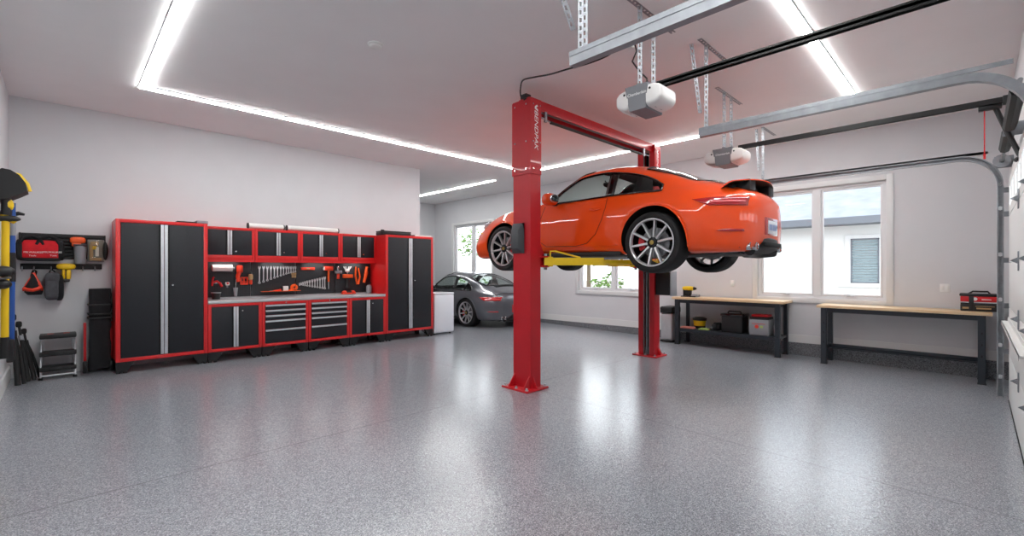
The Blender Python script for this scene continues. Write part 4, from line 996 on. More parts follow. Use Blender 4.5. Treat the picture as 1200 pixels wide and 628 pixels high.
# red tool bag
def soft(c, hx, hy, hz, e=.45, n=28): return MB().ell(c, (hx, hy, hz), n, e=e)
a = W(21.5, 304.5, .15); c_ = W(73, 282, .15); cx_ = (a.x+c_.x)/2; hx = (c_.x-a.x)/2; cz = (a.z+c_.z)/2; hz = (c_.z-a.z)/2
t = thing('tool_bag', 'red and black tool bag with white lettering hung on the wall', 'bag', (cx_, YW-.15, cz))
P('bag_body', MB(t.location).ell((cx_, YW-.15, cz-.0), (hx*.97, .115, hz), 32, e=.4), 'red_fabric', t)
for s in (-1, 1): P('end_panel', MB(t.location).ell((cx_+s*hx*.93, YW-.145, cz), (.035, .117, hz*1.02), 20, e=.5), 'black_fabric', t)
P('base_panel', MB(t.location).ell((cx_, YW-.15, cz-hz*.93), (hx*.95, .118, .022), 24, e=.4), 'black_fabric', t)
P('top_flap', MB(t.location).ell((cx_, YW-.135, cz+hz*.92), (hx*.95, .10, .035), 24, e=.5), 'black_fabric', t)
for s in (-.42, .36):
    P('strap', MB(t.location).tube([(cx_+s*hx-.11, YW-.25, cz+hz*.5), (cx_+s*hx-.07, YW-.25, cz+hz*1.15), (cx_+s*hx, YW-.22, cz+hz*1.35), (cx_+s*hx+.07, YW-.25, cz+hz*1.15), (cx_+s*hx+.11, YW-.25, cz+hz*.5)], .020, 8), 'black_fabric', t)
for px, py, s, z in ((39, 295.6, 'MILWAUKEE', .031), (61.5, 295.6, 'MILWAUKEE', .031), (38, 299.5, 'Tools', .028), (62.5, 299.5, 'Tools', .028)):
    q = aY(px, py, YW-.27)
    P('lettering', MB(t.location).text(s, z, Matrix(((1, 0, 0, q[0]), (0, 0, -1, YW-.268), (0, 1, 0, q[2]), (0, 0, 0, 1))), .002), 'lettering', t)
# grey pouch with an orange saw, clear tool case
a = W(86, 309, .1); c_ = W(102, 287, .1)
t = thing('wall_pouch', 'grey fabric pouch on the wall right of the red bag', 'pouch', ((a.x+c_.x)/2, YW-.09, (a.z+c_.z)/2))
m = MB(t.location); R = []
for z, k, d in ((a.z, .75, .05), (a.z+.02, .85, .055), (c_.z-.04, .98, .07), (c_.z, 1., .075)):
    R.append([((a.x+c_.x)/2+(c_.x-a.x)/2*k*math.cos(2*PI*q/20), YW-.09+d*math.sin(2*PI*q/20), z) for q in range(20)])
m.loft(R); P('pouch_body', m, 'grey_plastic', t); P('rim_band', MB(t.location).box(a.x-.004, c_.x+.004, YW-.168, YW-.02, c_.z-.02, c_.z+.004, .015), 'grey_fabric', t)
a = W(81.5, 286.5, .1); c_ = W(100.5, 278.5, .1)
t = thing('reciprocating_saw', 'orange power tool lying across the top of the grey pouch', 'power tool', ((a.x+c_.x)/2, YW-.1, a.z))
P('housing', MB(t.location).ell(((a.x+c_.x)/2, YW-.1, (a.z+c_.z)/2+.01), ((c_.x-a.x)/2, .05, .045), 22, e=.6), 'orange_plastic', t)
P('battery', MB(t.location).box(a.x+.02, a.x+.11, YW-.14, YW-.06, a.z-.025, a.z+.04, .012), 'orange_plastic', t)
P('grip', MB(t.location).box(a.x+.13, c_.x-.03, YW-.13, YW-.07, a.z-.015, a.z+.03, .012), 'black_plastic', t)
a = W(102.5, 307, .1); c_ = W(122.5, 281, .1)
t = thing('tool_case', 'clear fronted tool case with yellow contents hung beside the locker', 'case', ((a.x+c_.x)/2, YW-.06, (a.z+c_.z)/2))
P('case_back', MB(t.location).box(a.x, c_.x, YW-.065, YW-.025, a.z, c_.z, .012), 'grey_plastic', t)
P('clear_lid', MB(t.location).box(a.x+.006, c_.x-.006, YW-.115, YW-.066, a.z+.01, c_.z-.006, .012), 'clear_plastic', t)
m = MB(t.location)
m.box(a.x+.02, c_.x-.03, YW-.10, YW-.07, a.z+.02, a.z+.06, .008).box(a.x+.02, a.x+.06, YW-.10, YW-.07, a.z+.06, c_.z-.07, .008).box(a.x+.03, c_.x-.06, YW-.10, YW-.07, c_.z-.08, c_.z-.03, .008)
P('contents', m, 'tan', t); P('yellow_block', MB(t.location).box(a.x+.03, a.x+.10, YW-.10, YW-.07, c_.z-.14, c_.z-.09, .006), 'yellow_plastic', t); P('insert', MB(t.location).box(a.x+.08, c_.x-.06, YW-.10, YW-.07, a.z+.08, c_.z-.1, .006), 'paper_white', t)
P('side_strap', MB(t.location).ell((c_.x+.01, YW-.07, (a.z+c_.z)/2), (.03, .045, .13), 14), 'black_plastic', t)
# hanging bags and drill
p = W(38, 335, .12)
t = thing('harness_bag', 'black bag with orange red trim hanging from the hook rail', 'bag', p)
a = W(26.5, 341, .12); c_ = W(49.5, 341, .12)
m = MB(p); R = []
for z, k, d, sh in ((W(0, 346.5, .12).z, .72, .07, .02), (W(0, 343, .12).z, .97, .12, .01), (W(0, 337, .12).z, .94, .125, 0), (W(0, 331, .12).z, .70, .11, .01), (W(0, 326, .12).z, .42, .09, .01), (W(0, 321, .12).z, .2, .05, .0)):
    R.append([((a.x+c_.x)/2+sh+(c_.x-a.x)/2*k*math.cos(2*PI*q/20), YW-.12+d*math.sin(2*PI*q/20), z) for q in range(20)])
m.loft(R); P('bag_body', m, 'black_fabric', t)
P('trim_band', MB(p).tube([W(28, 338, .20), W(32, 339.5, .235), W(38, 340, .25), W(44, 338.5, .235), W(48, 336.5, .2)], .022, 10).tube([W(27.5, 341, .16), W(31, 333, .18), W(36, 326, .17), W(39, 320, .14)], .012, 8).tube([W(48.5, 340, .16), W(46, 333, .19), W(42, 326, .17), W(39, 320, .14)], .018, 8), 'orange_red', t)
P('hang_loop', MB(p).tube([W(37, 327, .14), W(37.5, 320, .12), W(40, 315.5, .10), W(42.5, 318, .12), W(41.5, 322, .14), W(38, 327, .15)], .012, 8), 'black_fabric', t)
P('tab', MB(p).ell(W(38.5, 329.8, .195), (.035, .006, .012), 12), 'lettering', t)
p = W(62, 336, .12)
t = thing('backpack', 'grey and black backpack hanging from the hook rail', 'backpack', p)
a = W(51.5, 352, .12); c_ = W(72, 319, .12)
P('pack_body', MB(p).ell(((a.x+c_.x)/2, YW-.12, (a.z+c_.z)/2), ((c_.x-a.x)/2, .10, (c_.z-a.z)/2), 28, e=.5), 'grey_fabric', t)
P('front_pocket', MB(p).ell(((a.x+c_.x)/2-.01, YW-.20, a.z+.14), ((c_.x-a.x)/2*.78, .05, .12), 24, e=.5), 'grey_fabric', t)
P('side_panel', MB(p).ell((c_.x-.02, YW-.11, (a.z+c_.z)/2-.02), (.045, .105, (c_.z-a.z)/2*.95), 20, e=.6), 'black_fabric', t)
P('hang_loop', MB(p).tube([((a.x+c_.x)/2-.04, YW-.10, c_.z-.03), (W(60, 316, .1).x, YW-.10, W(60, 315, .1).z), ((a.x+c_.x)/2+.05, YW-.10, c_.z-.03)], .012, 8), 'black_fabric', t)
P('zip', MB(p).tube([((a.x+c_.x)/2-.01+((c_.x-a.x)/2*.7)*q, YW-.232+.02*abs(q), a.z+.235-.03*q*q) for q in (-1, -.5, 0, .5, 1)], .007, 6), 'black_plastic', t)
p = W(78, 318, .1)
t = thing('cordless_drill', 'yellow cordless drill hanging on the hook rail beside the backpack', 'drill', p)
P('motor_housing', MB(p).ell(W(77.5, 312.3, .11), (.095, .05, .042), 20, e=.7), 'yellow_plastic', t)
P('chuck', MB(p).cyl(W(84, 312.3, .11), W(88.5, 312.3, .11), .032, .02, 14), 'black_metal', t)
P('grip', MB(p).box(W(72.6, 0, .11).x, W(76.5, 0, .11).x, YW-.15, YW-.07, W(0, 328, .11).z, W(0, 315, .11).z, .02), 'yellow_plastic', t)
P('battery', MB(p).box(W(77.5, 0, .11).x, W(83.2, 0, .11).x, YW-.16, YW-.06, W(0, 328, .11).z, W(0, 316, .11).z, .014), 'yellow_plastic', t)
P('foot_pad', MB(p).box(W(73, 0, .11).x, W(82, 0, .11).x, YW-.155, YW-.065, W(0, 331.5, .11).z, W(0, 327.5, .11).z, .014), 'black_plastic', t)
# step stool
xl, xr = W(45, 440, .35).x, W(90.5, 440, .35).x
t = thing('step_stool', 'three step silver and black folding stool by the left wall', 'step stool', ((xl+xr)/2, YW-.3, 0))
zt = .505; yf, yb2 = YW-.43, YW-.10
m = MB(t.location)
for x in (xl+.02, xr-.02): m.tube([(x, yf, .012), (x, yf+.04, .10), (x, YW-.20, zt-.02)], .010, 10)
m.tube([(xl+.02, yf+.01, .05), (xr-.02, yf+.01, .05)], .012, 10)
P('front_frame', m, 'aluminium', t)
m = MB(t.location)
for x in (xl+.04, xr-.04): m.tube([(x, yb2+.04, .012), (x, YW-.22, zt-.03)], .011, 10)
m.tube([(xl+.04, yb2+.03, .06), (xr-.04, yb2+.03, .06)], .010, 10)
P('rear_frame', m, 'aluminium', t)
for z, yy, dp in ((.10, yf+.13, .12), (.285, yf+.17, .11), (zt, YW-.20, .13)):
    st = P('tread', MB(t.location).box(xl+.005, xr-.005, yy-dp, yy+dp, z, z+.055, .014), 'black_plastic', t)
    if z == zt:
        for q in (.3, .72): P('logo_patch', MB(t.location).box(xl+(xr-xl)*q-.03, xl+(xr-xl)*q+.03, yy-.02, yy+.01, z+.055, z+.057), 'orange_red', st)
for x in (xl+.02, xr-.02): P('foot_cap', MB(t.location).cyl((x, yf, 0), (x, yf+.005, .03), .02, n=12), 'rubber', t)
# folded black wagon with red legs
xl, xr = W(102.5, 400, .3).x, W(130, 400, .3).x; zt = W(0, 341, .3).z
t = thing('folding_wagon', 'folded black wagon with red frame standing beside the left locker', 'wagon', ((xl+xr)/2, YW-.2, 0))
R = []
rnd = random.Random(3)
for k in range(14):
    z = .05+(zt-.05)*k/13; wob = rnd.uniform(-.012, .012); hw = (xr-xl)/2*(1.02 if k in (0, 1) else .95)+wob*.5; cx_ = (xl+xr)/2+.01+wob*.3
    R.append([(cx_+hw*math.copysign(abs(math.cos(2*PI*q/24))**.4, math.cos(2*PI*q/24)), YW-.20+(.13+wob)*math.copysign(abs(math.sin(2*PI*q/24))**.4, math.sin(2*PI*q/24)), z+(.03*math.cos(2*PI*q/24) if k == 0 else 0)) for q in range(24)])
P('fabric_cover', MB(t.location).loft(R), 'black_fabric', t)
for z in (.50, .78, .90): P('strap_band', MB(t.location).box(xl+.0, xr+.01, YW-.345, YW-.06, zt-z*.45, zt-z*.45+.018, .006), 'black_plastic', t)
for x, s in ((xl-.02, -1), (xr+.012, 1)):
    P('frame_tube', MB(t.location).box(x-.018, x+.012, YW-.22, YW-.19, .12, .68, .006).box(x-.018, x+.012, YW-.28, YW-.13, .12, .15, .006), 'red_plastic', t)
    w_ = P('wheel', MB(t.location).lathe([(.03, -.018), (.075, -.022), (.082, -.01), (.082, .01), (.075, .022), (.03, .018)], (x-.004, YW-.26, .083), (1, 0, 0), 28, closed=True), 'rubber', t)
    P('hub', MB(t.location).cyl((x-.024, YW-.26, .083), (x+.016, YW-.26, .083), .032, n=16), 'black_plastic', w_)
# long handled garden tools and a blower on the left wall
def Lw(px, py, X): return Vector(aX(px, py, X))
def LF(px, py, X): return Lw(px, py, X)
XW2 = XL+.10
ya = 6.9
def A(px, py, Y=ya): return Vector(aY(px, py, Y))
sh = thing('snow_shovel', 'black snow shovel with yellow edge hung blade up on the left wall', 'shovel', A(5, 300))
poly = [(A(px, py, 7.0).x, A(px, py, 7.0).z) for px, py in ((-1, 203), (4, 200), (14, 202), (24, 208), (31, 217), (33, 226), (24, 230), (10, 235), (-1, 236))]
P('blade', MB(sh.location).prism(poly, 'y', 6.82, 7.12), 'black_plastic', sh)
P('edge_strip', MB(sh.location).tube([A(10, 203, 7.1)+Vector((0, .06, .01)), A(22, 205.5, 7.1)+Vector((0, .06, .01)), A(31, 215, 7.1)+Vector((0, .04, 0)), A(34, 224, 7.1)+Vector((0, .04, 0))], .022, 8), 'yellow_plastic', sh)
P('pole', MB(sh.location).tube([A(6.5, 232), A(6.5, 262), A(5.5, 395)], .030, 14), 'yellow_plastic', sh)
P('pole_end', MB(sh.location).tube([A(5.5, 395), A(5, 420)], .034, 14), 'black_plastic', sh)
P('joint', MB(sh.location).tube([A(6, 228), A(7.5, 240), A(7, 252)], .04, 12).ell(A(8, 256), (.10, .05, .035), 16), 'black_plastic', sh)
P('clamp', MB(sh.location).tube([A(3, 251), A(6, 254), A(18, 261)], [.03, .035, .018], 10).ell(A(9, 240), (.045, .04, .07), 14), 'yellow_plastic', sh)
bl = thing('push_broom', 'blue pole broom hung beside the yellow pole on the left wall', 'broom', A(14, 310, 7.2))
P('pole', MB(bl.location).tube([A(14.5, 238, 7.2), A(14, 310, 7.2), A(13, 398, 7.2)], .026, 14), 'blue_plastic', bl)
P('collar', MB(bl.location).tube([A(14.3, 262, 7.2), A(14.2, 276, 7.2)], .030, 12), 'grey_plastic', bl)
P('grip', MB(bl.location).tube([A(13.5, 296, 7.2), A(13.4, 330, 7.2)], .034, 12), 'black_plastic', bl)
P('brush_head', MB(bl.location).box(A(8, 0, 7.2).x, A(17, 0, 7.2).x, 7.12, 7.3, A(0, 425, 7.2).z, A(0, 398, 7.2).z, .012), 'black_plastic', bl)
sr = thing('hook_bracket', 'black wall hook beside the blue pole near the top', 'hook', A(22, 251, 7.24))
P('prong', MB(sr.location).tube([A(9, 253, 7.24), A(22, 250, 7.24), A(29, 251.5, 7.24)], [.02, .022, .012], 10), 'black_metal', sr)
P('wall_plate', MB(sr.location).box(XL+.002, XL+.03, 7.20, 7.28, A(5, 257, 7.24).z, A(5, 248, 7.24).z, .004), 'black_metal', sr)
sr = thing('hook_bracket', 'black lower wall hook with yellow pole strapped in it', 'hook', A(8, 325, 6.6))
P('arm', MB(sr.location).ell(A(3, 318, 6.75), (.09, .10, .055), 18).ell(A(2, 333, 6.75), (.07, .09, .05), 18), 'black_plastic', sr)
P('strap', MB(sr.location).tube([A(0, 327, 6.75), A(6, 326, 6.75), A(13, 325, 6.75)], .012, 8), 'grey_plastic', sr)
# black folded stands leaning in the corner
lab = ['black folded tripod leaning in the corner, leftmost of the three', 'black folded tripod leaning in the corner, middle of the three', 'black folded tripod in the corner, nearest the step stool']
for k, (tp, bt, Y, rr) in enumerate((((15, 372), (21, 443), 8.12, .028), ((22, 380), (33, 441), 8.32, .026), ((28, 388), (40, 440), 8.50, .024))):
    a, c_ = Vector(aY(*tp, Y+.1)), Vector(aY(*bt, Y-.1)); c_.z = .02
    t = thing('folded_tripod', lab[k], 'tripod', c_, 'tripods in the corner'); d = (a-c_)
    P('leg', MB(c_).tube([c_, c_+d*.45, c_+d*.75], [rr, rr*.9, rr*.6], 10), 'rubber', t)
    P('leg', MB(c_).tube([c_+Vector((.05, .04, 0)), c_+d*.5+Vector((.03, .03, 0)), c_+d*.8], [rr*.7, rr*.6, rr*.5], 10), 'rubber', t)
    P('centre_column', MB(c_).tube([c_+d*.3, a], [rr*.5, rr*.5], 10), 'rubber', t)
    P('head', MB(c_).ell(a, (rr*1.1, rr*1.1, rr*1.5), 14, e=.6), 'rubber', t)
    P('collar', MB(c_).tube([c_+d*.72, c_+d*.80], rr*.95, 12), 'grey_plastic' if k == 1 else 'rubber', t)
# white appliance beside the right locker
p0 = aZ(508.5, 392.5, 0); p1 = aZ(531.5, 390, 0)
t = thing('mini_fridge', 'plain white waist high appliance between the right locker and the grey car', 'appliance', ((p0[0]+p1[0])/2, 8.4, 0))
xa, xb, yf = XA[6]+.07, p1[0], 8.12
P('cabinet', MB(t.location).box(xa, xb, yf+.03, yf+.5, .03, .86, .012), 'white_gloss', t)
P('door', MB(t.location).box(xa, xb, yf, yf+.028, .05, .86, .010), 'white_gloss', t)
P('lid', MB(t.location).box(xa-.004, xb+.004, yf-.004, yf+.505, .865, .90, .010), 'white_gloss', t)
for x in (xa+.05, xb-.05):
    for y in (yf+.08, yf+.42): P('foot', MB(t.location).cyl((x, y, 0), (x, y, .03), .02, n=12), 'black_plastic', t)
# ================================================================ WORK BENCHES BY THE WINDOW
def bench(lab, y0, y1, x0, ztop, low):
    t = thing('work_bench', lab, 'workbench', (x0+.28, (y0+y1)/2, FL((y0+y1)/2)), 'workbenches under the window'); o = t.location; x1 = XW-.05
    P('bench_top', MB(o).box(x0-.02, x1, y0, y1, ztop-.042, ztop, .004), 'butcher_block', t)
    P('apron', MB(o).box(x0+.02, x0+.04, y0+.10, y1-.10, ztop-.11, ztop-.043).box(x1-.05, x1-.03, y0+.10, y1-.10, ztop-.11, ztop-.043).box(x0+.02, x1-.03, y0+.10, y0+.12, ztop-.11, ztop-.043).box(x0+.02, x1-.03, y1-.12, y1-.10, ztop-.11, ztop-.043), 'bench_frame', t)
    for y in (y0+.06, y1-.13):
        for x in (x0+.0, x1-.09):
            f = FL(y+.03)
            lg = P('leg', MB(o).box(x, x+.075, y, y+.012, f+.01, ztop-.043).box(x if x < x1-.2 else x+.063, (x if x < x1-.2 else x+.063)+.012, y, y+.075, f+.01, ztop-.043), 'bench_frame', t)
            P('foot_pad', MB(o).box(x-.005, x+.08, y-.005, y+.08, f-.004, f+.012, .003), 'black_plastic', lg)
            for z in (.25, .4, .55): P('slot', MB(o).box(x-.001 if x < x1-.2 else x+.074, x+.0005 if x < x1-.2 else x+.0755, y+.03, y+.042, z, z+.03), 'carcass_dark', lg)
        P('side_brace', MB(o).box(x0+.012, x1-.03, y+.014, y+.03, low-.045, low), 'bench_frame', t)
    return t, x1
bA0, bA1 = 2.25, 4.20
t1, bx1 = bench('steel framed wood topped bench with a loaded lower shelf, behind the rear wheel', bA0, bA1, 8.53, .868, .27)
P('lower_shelf', MB(t1.location).box(8.56, bx1-.03, bA0+.09, bA1-.09, .243, .26).box(8.55, 8.565, bA0+.09, bA1-.09, .20, .262), 'bench_frame', t1)
bB0, bB1 = -.14, 1.79
t2, _ = bench('steel framed wood topped bench with nothing underneath, beside the garage door', bB0, bB1, 8.55, .842, .20)
P('stretcher', MB(t2.location).box(8.92, 8.95, bB0+.08, bB1-.08, .13, .20, .003).box(8.86, 8.92, bB0+.08, bB1-.08, .13, .142), 'bench_frame', t2)
# on and under the loaded bench
ZS = .261; zA = .869
def SH(px, py=380, X=8.62): return aX(px, py, X)[1]
ya, yb = SH(870), SH(845.5)
t = thing('storage_tote', 'black lidded plastic box on the lower bench shelf', 'box', (8.75, (ya+yb)/2, ZS))
P('box_body', MB(t.location).box(8.60, 8.93, ya, yb, ZS, ZS+.30, .02), 'black_plastic', t); P('lid', MB(t.location).box(8.585, 8.945, ya-.015, yb+.015, ZS+.29, ZS+.345, .018), 'black_gloss', t)
P('carry_handle', MB(t.location).tube([(8.76, ya+.06, ZS+.34), (8.76, ya+.08, ZS+.375), (8.76, yb-.08, ZS+.375), (8.76, yb-.06, ZS+.34)], .014, 8), 'black_plastic', t)
ya, yb = SH(901), SH(878)
t = thing('battery_pack', 'grey box with a red and black top on the lower bench shelf', 'box', (8.75, (ya+yb)/2, ZS))
P('box_body', MB(t.location).box(8.60, 8.92, ya, yb, ZS, ZS+.27, .008), 'grey_plastic', t); P('black_cover', MB(t.location).box(8.605, 8.915, ya+.01, yb-.01, ZS+.27, ZS+.315, .008), 'black_plastic', t)
P('red_lid', MB(t.location).box(8.66, 8.90, ya+.03, yb-.02, ZS+.315, ZS+.352, .008), 'red_plastic', t)
P('round_label', MB(t.location).cyl((8.5985, (ya+yb)/2+.03, ZS+.15), (8.60, (ya+yb)/2+.03, ZS+.15), .032, n=18), 'orange_red', t)
P('square_label', MB(t.location).box(8.5985, 8.60, (ya+yb)/2-.07, (ya+yb)/2-.02, ZS+.13, ZS+.17), 'paper_green', t)
P('text_strip', MB(t.location).box(8.5985, 8.60, ya+.05, yb-.05, ZS+.195, ZS+.205), 'red_plastic', t)
ya2 = ya-.02
t = thing('spray_bottle', 'clear and white bottle between the grey box and the bench leg', 'bottle', (8.80, ya2-.06, ZS))
P('bottle_body', MB(t.location).lathe([(0, 0), (.05, 0), (.055, .02), (.055, .17), (.025, .22), (.02, .26), (0, .26)], (8.80, ya2-.06, ZS), (0, 0, 1), 20), 'white_plastic', t)
P('trigger_cap', MB(t.location).box(8.76, 8.86, ya2-.075, ya2-.045, ZS+.26, ZS+.31, .008), 'white_gloss', t)
ya, yb = SH(828, 380, 8.86), SH(811.5, 380, 8.86)
t = thing('filler_tub', 'yellow and black tub on the left of the lower bench shelf', 'tub', (8.87, (ya+yb)/2, ZS))
c = (8.87, (ya+yb)/2, ZS); rr = (yb-ya)/2*.86
P('tub', MB(c).lathe([(0, 0), (rr*.85, 0), (rr*.88, .05)], c, (0, 0, 1), 28), 'black_plastic', t)
P('label_band', MB(c).lathe([(rr*.88, .05), (rr*.98, .15)], c, (0, 0, 1), 28), 'yellow_plastic', t)
P('lid', MB(c).lathe([(rr*.98, .15), (rr*1.06, .152), (rr*1.1, .195), (rr*.7, .215), (0, .22)], c, (0, 0, 1), 28), 'black_plastic', t)
for px0, px1, mt, lab, h in ((796, 813, 'paper_pink', 'pink folded cloth at the left end of the lower bench shelf', .035), (818, 830, 'paper_green', 'pale green folded cloth on the lower bench shelf', .03)):
    ya, yb = SH(px1), SH(px0); t = thing('folded_cloth', lab, 'cloth', (8.68, (ya+yb)/2, ZS))
    P('cloth', MB(t.location).box(8.612, 8.73, ya, yb, ZS, ZS+h*.5, .007), mt, t); P('fold', MB(t.location).box(8.615, 8.725, ya+.01, yb-.03, ZS+h*.5, ZS+h, .007), mt, t)
ya, yb = SH(841.5), SH(834)
t = thing('rag_bundle', 'dark crumpled bundle beside the black lidded box', 'bundle', (8.76, (ya+yb)/2, ZS))
rnd = random.Random(5); m = MB(t.location)
for k in range(5): m.ell((8.72+rnd.uniform(-.04, .06), ya+(yb-ya)*(k+.5)/5, ZS+.078), (.08, .05, .055+.02*rnd.random()), 14, e=.8)
P('bundle', m, 'black_fabric', t); P('tag', MB(t.location).ell((8.63, (ya+yb)/2+.05, ZS+.06), (.02, .03, .02), 10), 'grey_plastic', t)
y_ = aX(807, 340, 8.75)[1]
t = thing('rotary_sander', 'yellow and black power tool standing on the wooden bench top', 'power tool', (8.75, y_, zA))
o = t.location
P('base_plate', MB(o).box(8.66, 8.86, y_-.16, y_+.12, zA, zA+.02, .004), 'black_metal', t)
P('motor_housing', MB(o).ell((8.75, y_+.01, zA+.165), (.06, .115, .045), 20, e=.75), 'yellow_plastic', t)
P('body', MB(o).box(8.70, 8.80, y_-.05, y_+.06, zA+.02, zA+.14, .02).cyl((8.72, y_+.08, zA+.02), (8.72, y_+.08, zA+.15), .018, n=12), 'black_plastic', t)
P('knob', MB(o).cyl((8.75, y_-.10, zA+.165), (8.75, y_-.15, zA+.165), .035, .02, 14), 'black_plastic', t)
P('fence', MB(o).box(8.70, 8.82, y_-.20, y_-.07, zA+.0, zA+.055, .01), 'grey_plastic', t)
ya, yb = aX(1168, 350, 8.8)[1], aX(1125.5, 350, 8.8)[1]; zB = .843
t = thing('tool_box', 'red and black tool set box on the bench beside the garage door', 'tool box', (8.8, (ya+yb)/2, zB)); o = t.location
P('base', MB(o).box(8.70, 8.95, ya, yb, zB, zB+.095, .01), 'black_plastic', t)
P('red_band', MB(o).box(8.695, 8.95, ya, yb, zB+.125, zB+.20, .008), 'red_plastic', t)
P('edge_line', MB(o).box(8.692, 8.95, ya-.002, yb+.002, zB+.112, zB+.125), 'aluminium', t)
P('mid_band', MB(o).box(8.702, 8.95, ya+.002, yb-.002, zB+.095, zB+.112), 'black_plastic', t)
P('lid', MB(o).box(8.69, 8.955, ya-.01, yb+.01, zB+.20, zB+.235, .012), 'black_plastic', t)
P('strap', MB(o).box(8.686, 8.695, ya+(yb-ya)*.62, ya+(yb-ya)*.76, zB+.01, zB+.20, .003), 'black_plastic', t)
P('sticker', MB(o).box(8.697, 8.70, ya+.05, ya+(yb-ya)*.55, zB+.03, zB+.05).box(8.697, 8.70, ya+.02, ya+(yb-ya)*.58, zB+.065, zB+.072).box(8.697, 8.70, yb-.11, yb-.02, zB+.03, zB+.055), 'tan', t)
P('print', MB(o).box(8.693, 8.695, ya+.05, ya+.14, zB+.155, zB+.163).cyl((8.693, ya+.2, zB+.165), (8.695, ya+.2, zB+.165), .022, n=14), 'paper_white', t)
P('carry_handle', MB(o).tube([(8.83, ya+.06, zB+.23), (8.83, ya+.08, zB+.262), (8.83, yb-.12, zB+.262), (8.83, yb-.08, zB+.23)], .012, 8), 'black_plastic', t)
# waste bin behind the far column
p = aX(780, 400, 8.7); fb = FL(4.5)
ya, yb = aX(787.5, 380, 8.62)[1], aX(774, 380, 8.62)[1]
t = thing('waste_bin', 'grey steel pedal bin with black lid behind the far lift column', 'bin', (8.8, (ya+yb)/2, fb)); o = t.location
P('bin_body', MB(o).box(8.62, 8.98, ya, yb, fb+.03, .52, .03, seg=3), 'steel_top', t); P('base_ring', MB(o).box(8.61, 8.99, ya-.008, yb+.008, fb, fb+.035, .01), 'black_plastic', t)
P('lid', MB(o).box(8.60, 9.0, ya-.01, yb+.01, .525, .66, .03, seg=3), 'black_plastic', t); P('pedal', MB(o).box(8.55, 8.62, (ya+yb)/2-.05, (ya+yb)/2+.05, fb+.01, fb+.03, .006), 'black_metal', t)
# wall outlets
for px, py, lab in ((858.5, 332, 'white outlet on the window wall above the loaded bench'), (1107.5, 337.5, 'white double outlet on the window wall above the empty bench')):
    p = Vector(aX(px, py, XW)); t = thing('wall_outlet', lab, 'outlet', p); hw = .038 if px < 900 else .055
    P('plate', MB(p).box(XW-.007, XW, p.y-hw, p.y+hw, p.z-.06, p.z+.06, .003), 'outlet', t)
    for q in ((0,) if px < 900 else (-.025, .025)): P('rocker', MB(p).box(XW-.011, XW-.006, p.y+q-.016, p.y+q+.016, p.z-.034, p.z+.034, .003), 'white_plastic', t)
# ================================================================ GARAGE DOOR, TRACKS, OPENERS
ZTK = 2.75; YD = -.25
gd = struct(P('door_1', MB(), 'white_plastic'))
cuts = [FL(0)+.012, .43, .97, 1.48, 2.02, DZ+.02]
for k in range(5):
    z0, z1 = cuts[k], cuts[k+1]
    if k < 4:
        m = MB().box(DX0, DX1, YD-.045, YD-.005, z0+.003, z1-.003, .004)
    else:
        m = MB(); n = 6; pw = (DX1-DX0)/n
        m.box(DX0, DX1, YD-.045, YD-.005, z0+.003, z0+.09).box(DX0, DX1, YD-.045, YD-.005, z1-.09, z1-.003)
        for q in range(n+1): xx = min(max(DX0, DX0+pw*q-.05), DX1-.1); m.box(xx, xx+.1, YD-.045, YD-.005, z0+.09, z1-.09)
    pn = P('door_section', m, 'white_plastic', gd)
    if k == 4: P('glass_panel', MB().box(DX0+.05, DX1-.05, YD-.03, YD-.022, z0+.08, z1-.08), 'window_glass', pn)
    else:
        for x in (5.9, 4.8):
            h = MB().box(x-.028, x+.028, YD-.003, YD+.005, z1-.09, z1+.08, .002).cyl((x-.03, YD+.012, z1), (x+.03, YD+.012, z1), .013, n=10).prism([(YD, z1-.03), (YD+.05, z1), (YD, z1+.03)], 'x', x-.004, x+.004)
            P('hinge', h, 'galvanized', pn)
P('strut', MB().box(DX0, DX1, YD, YD+.055, .80, .815).box(DX0, DX1, YD+.05, YD+.055, .78, .815).box(DX0, DX1, YD, YD+.005, .76, .86), 'white_plastic', gd)
P('bottom_seal', MB().box(DX0, DX1, YD-.05, YD, FL(0)-.002, FL(0)+.014, .004), 'rubber', gd)
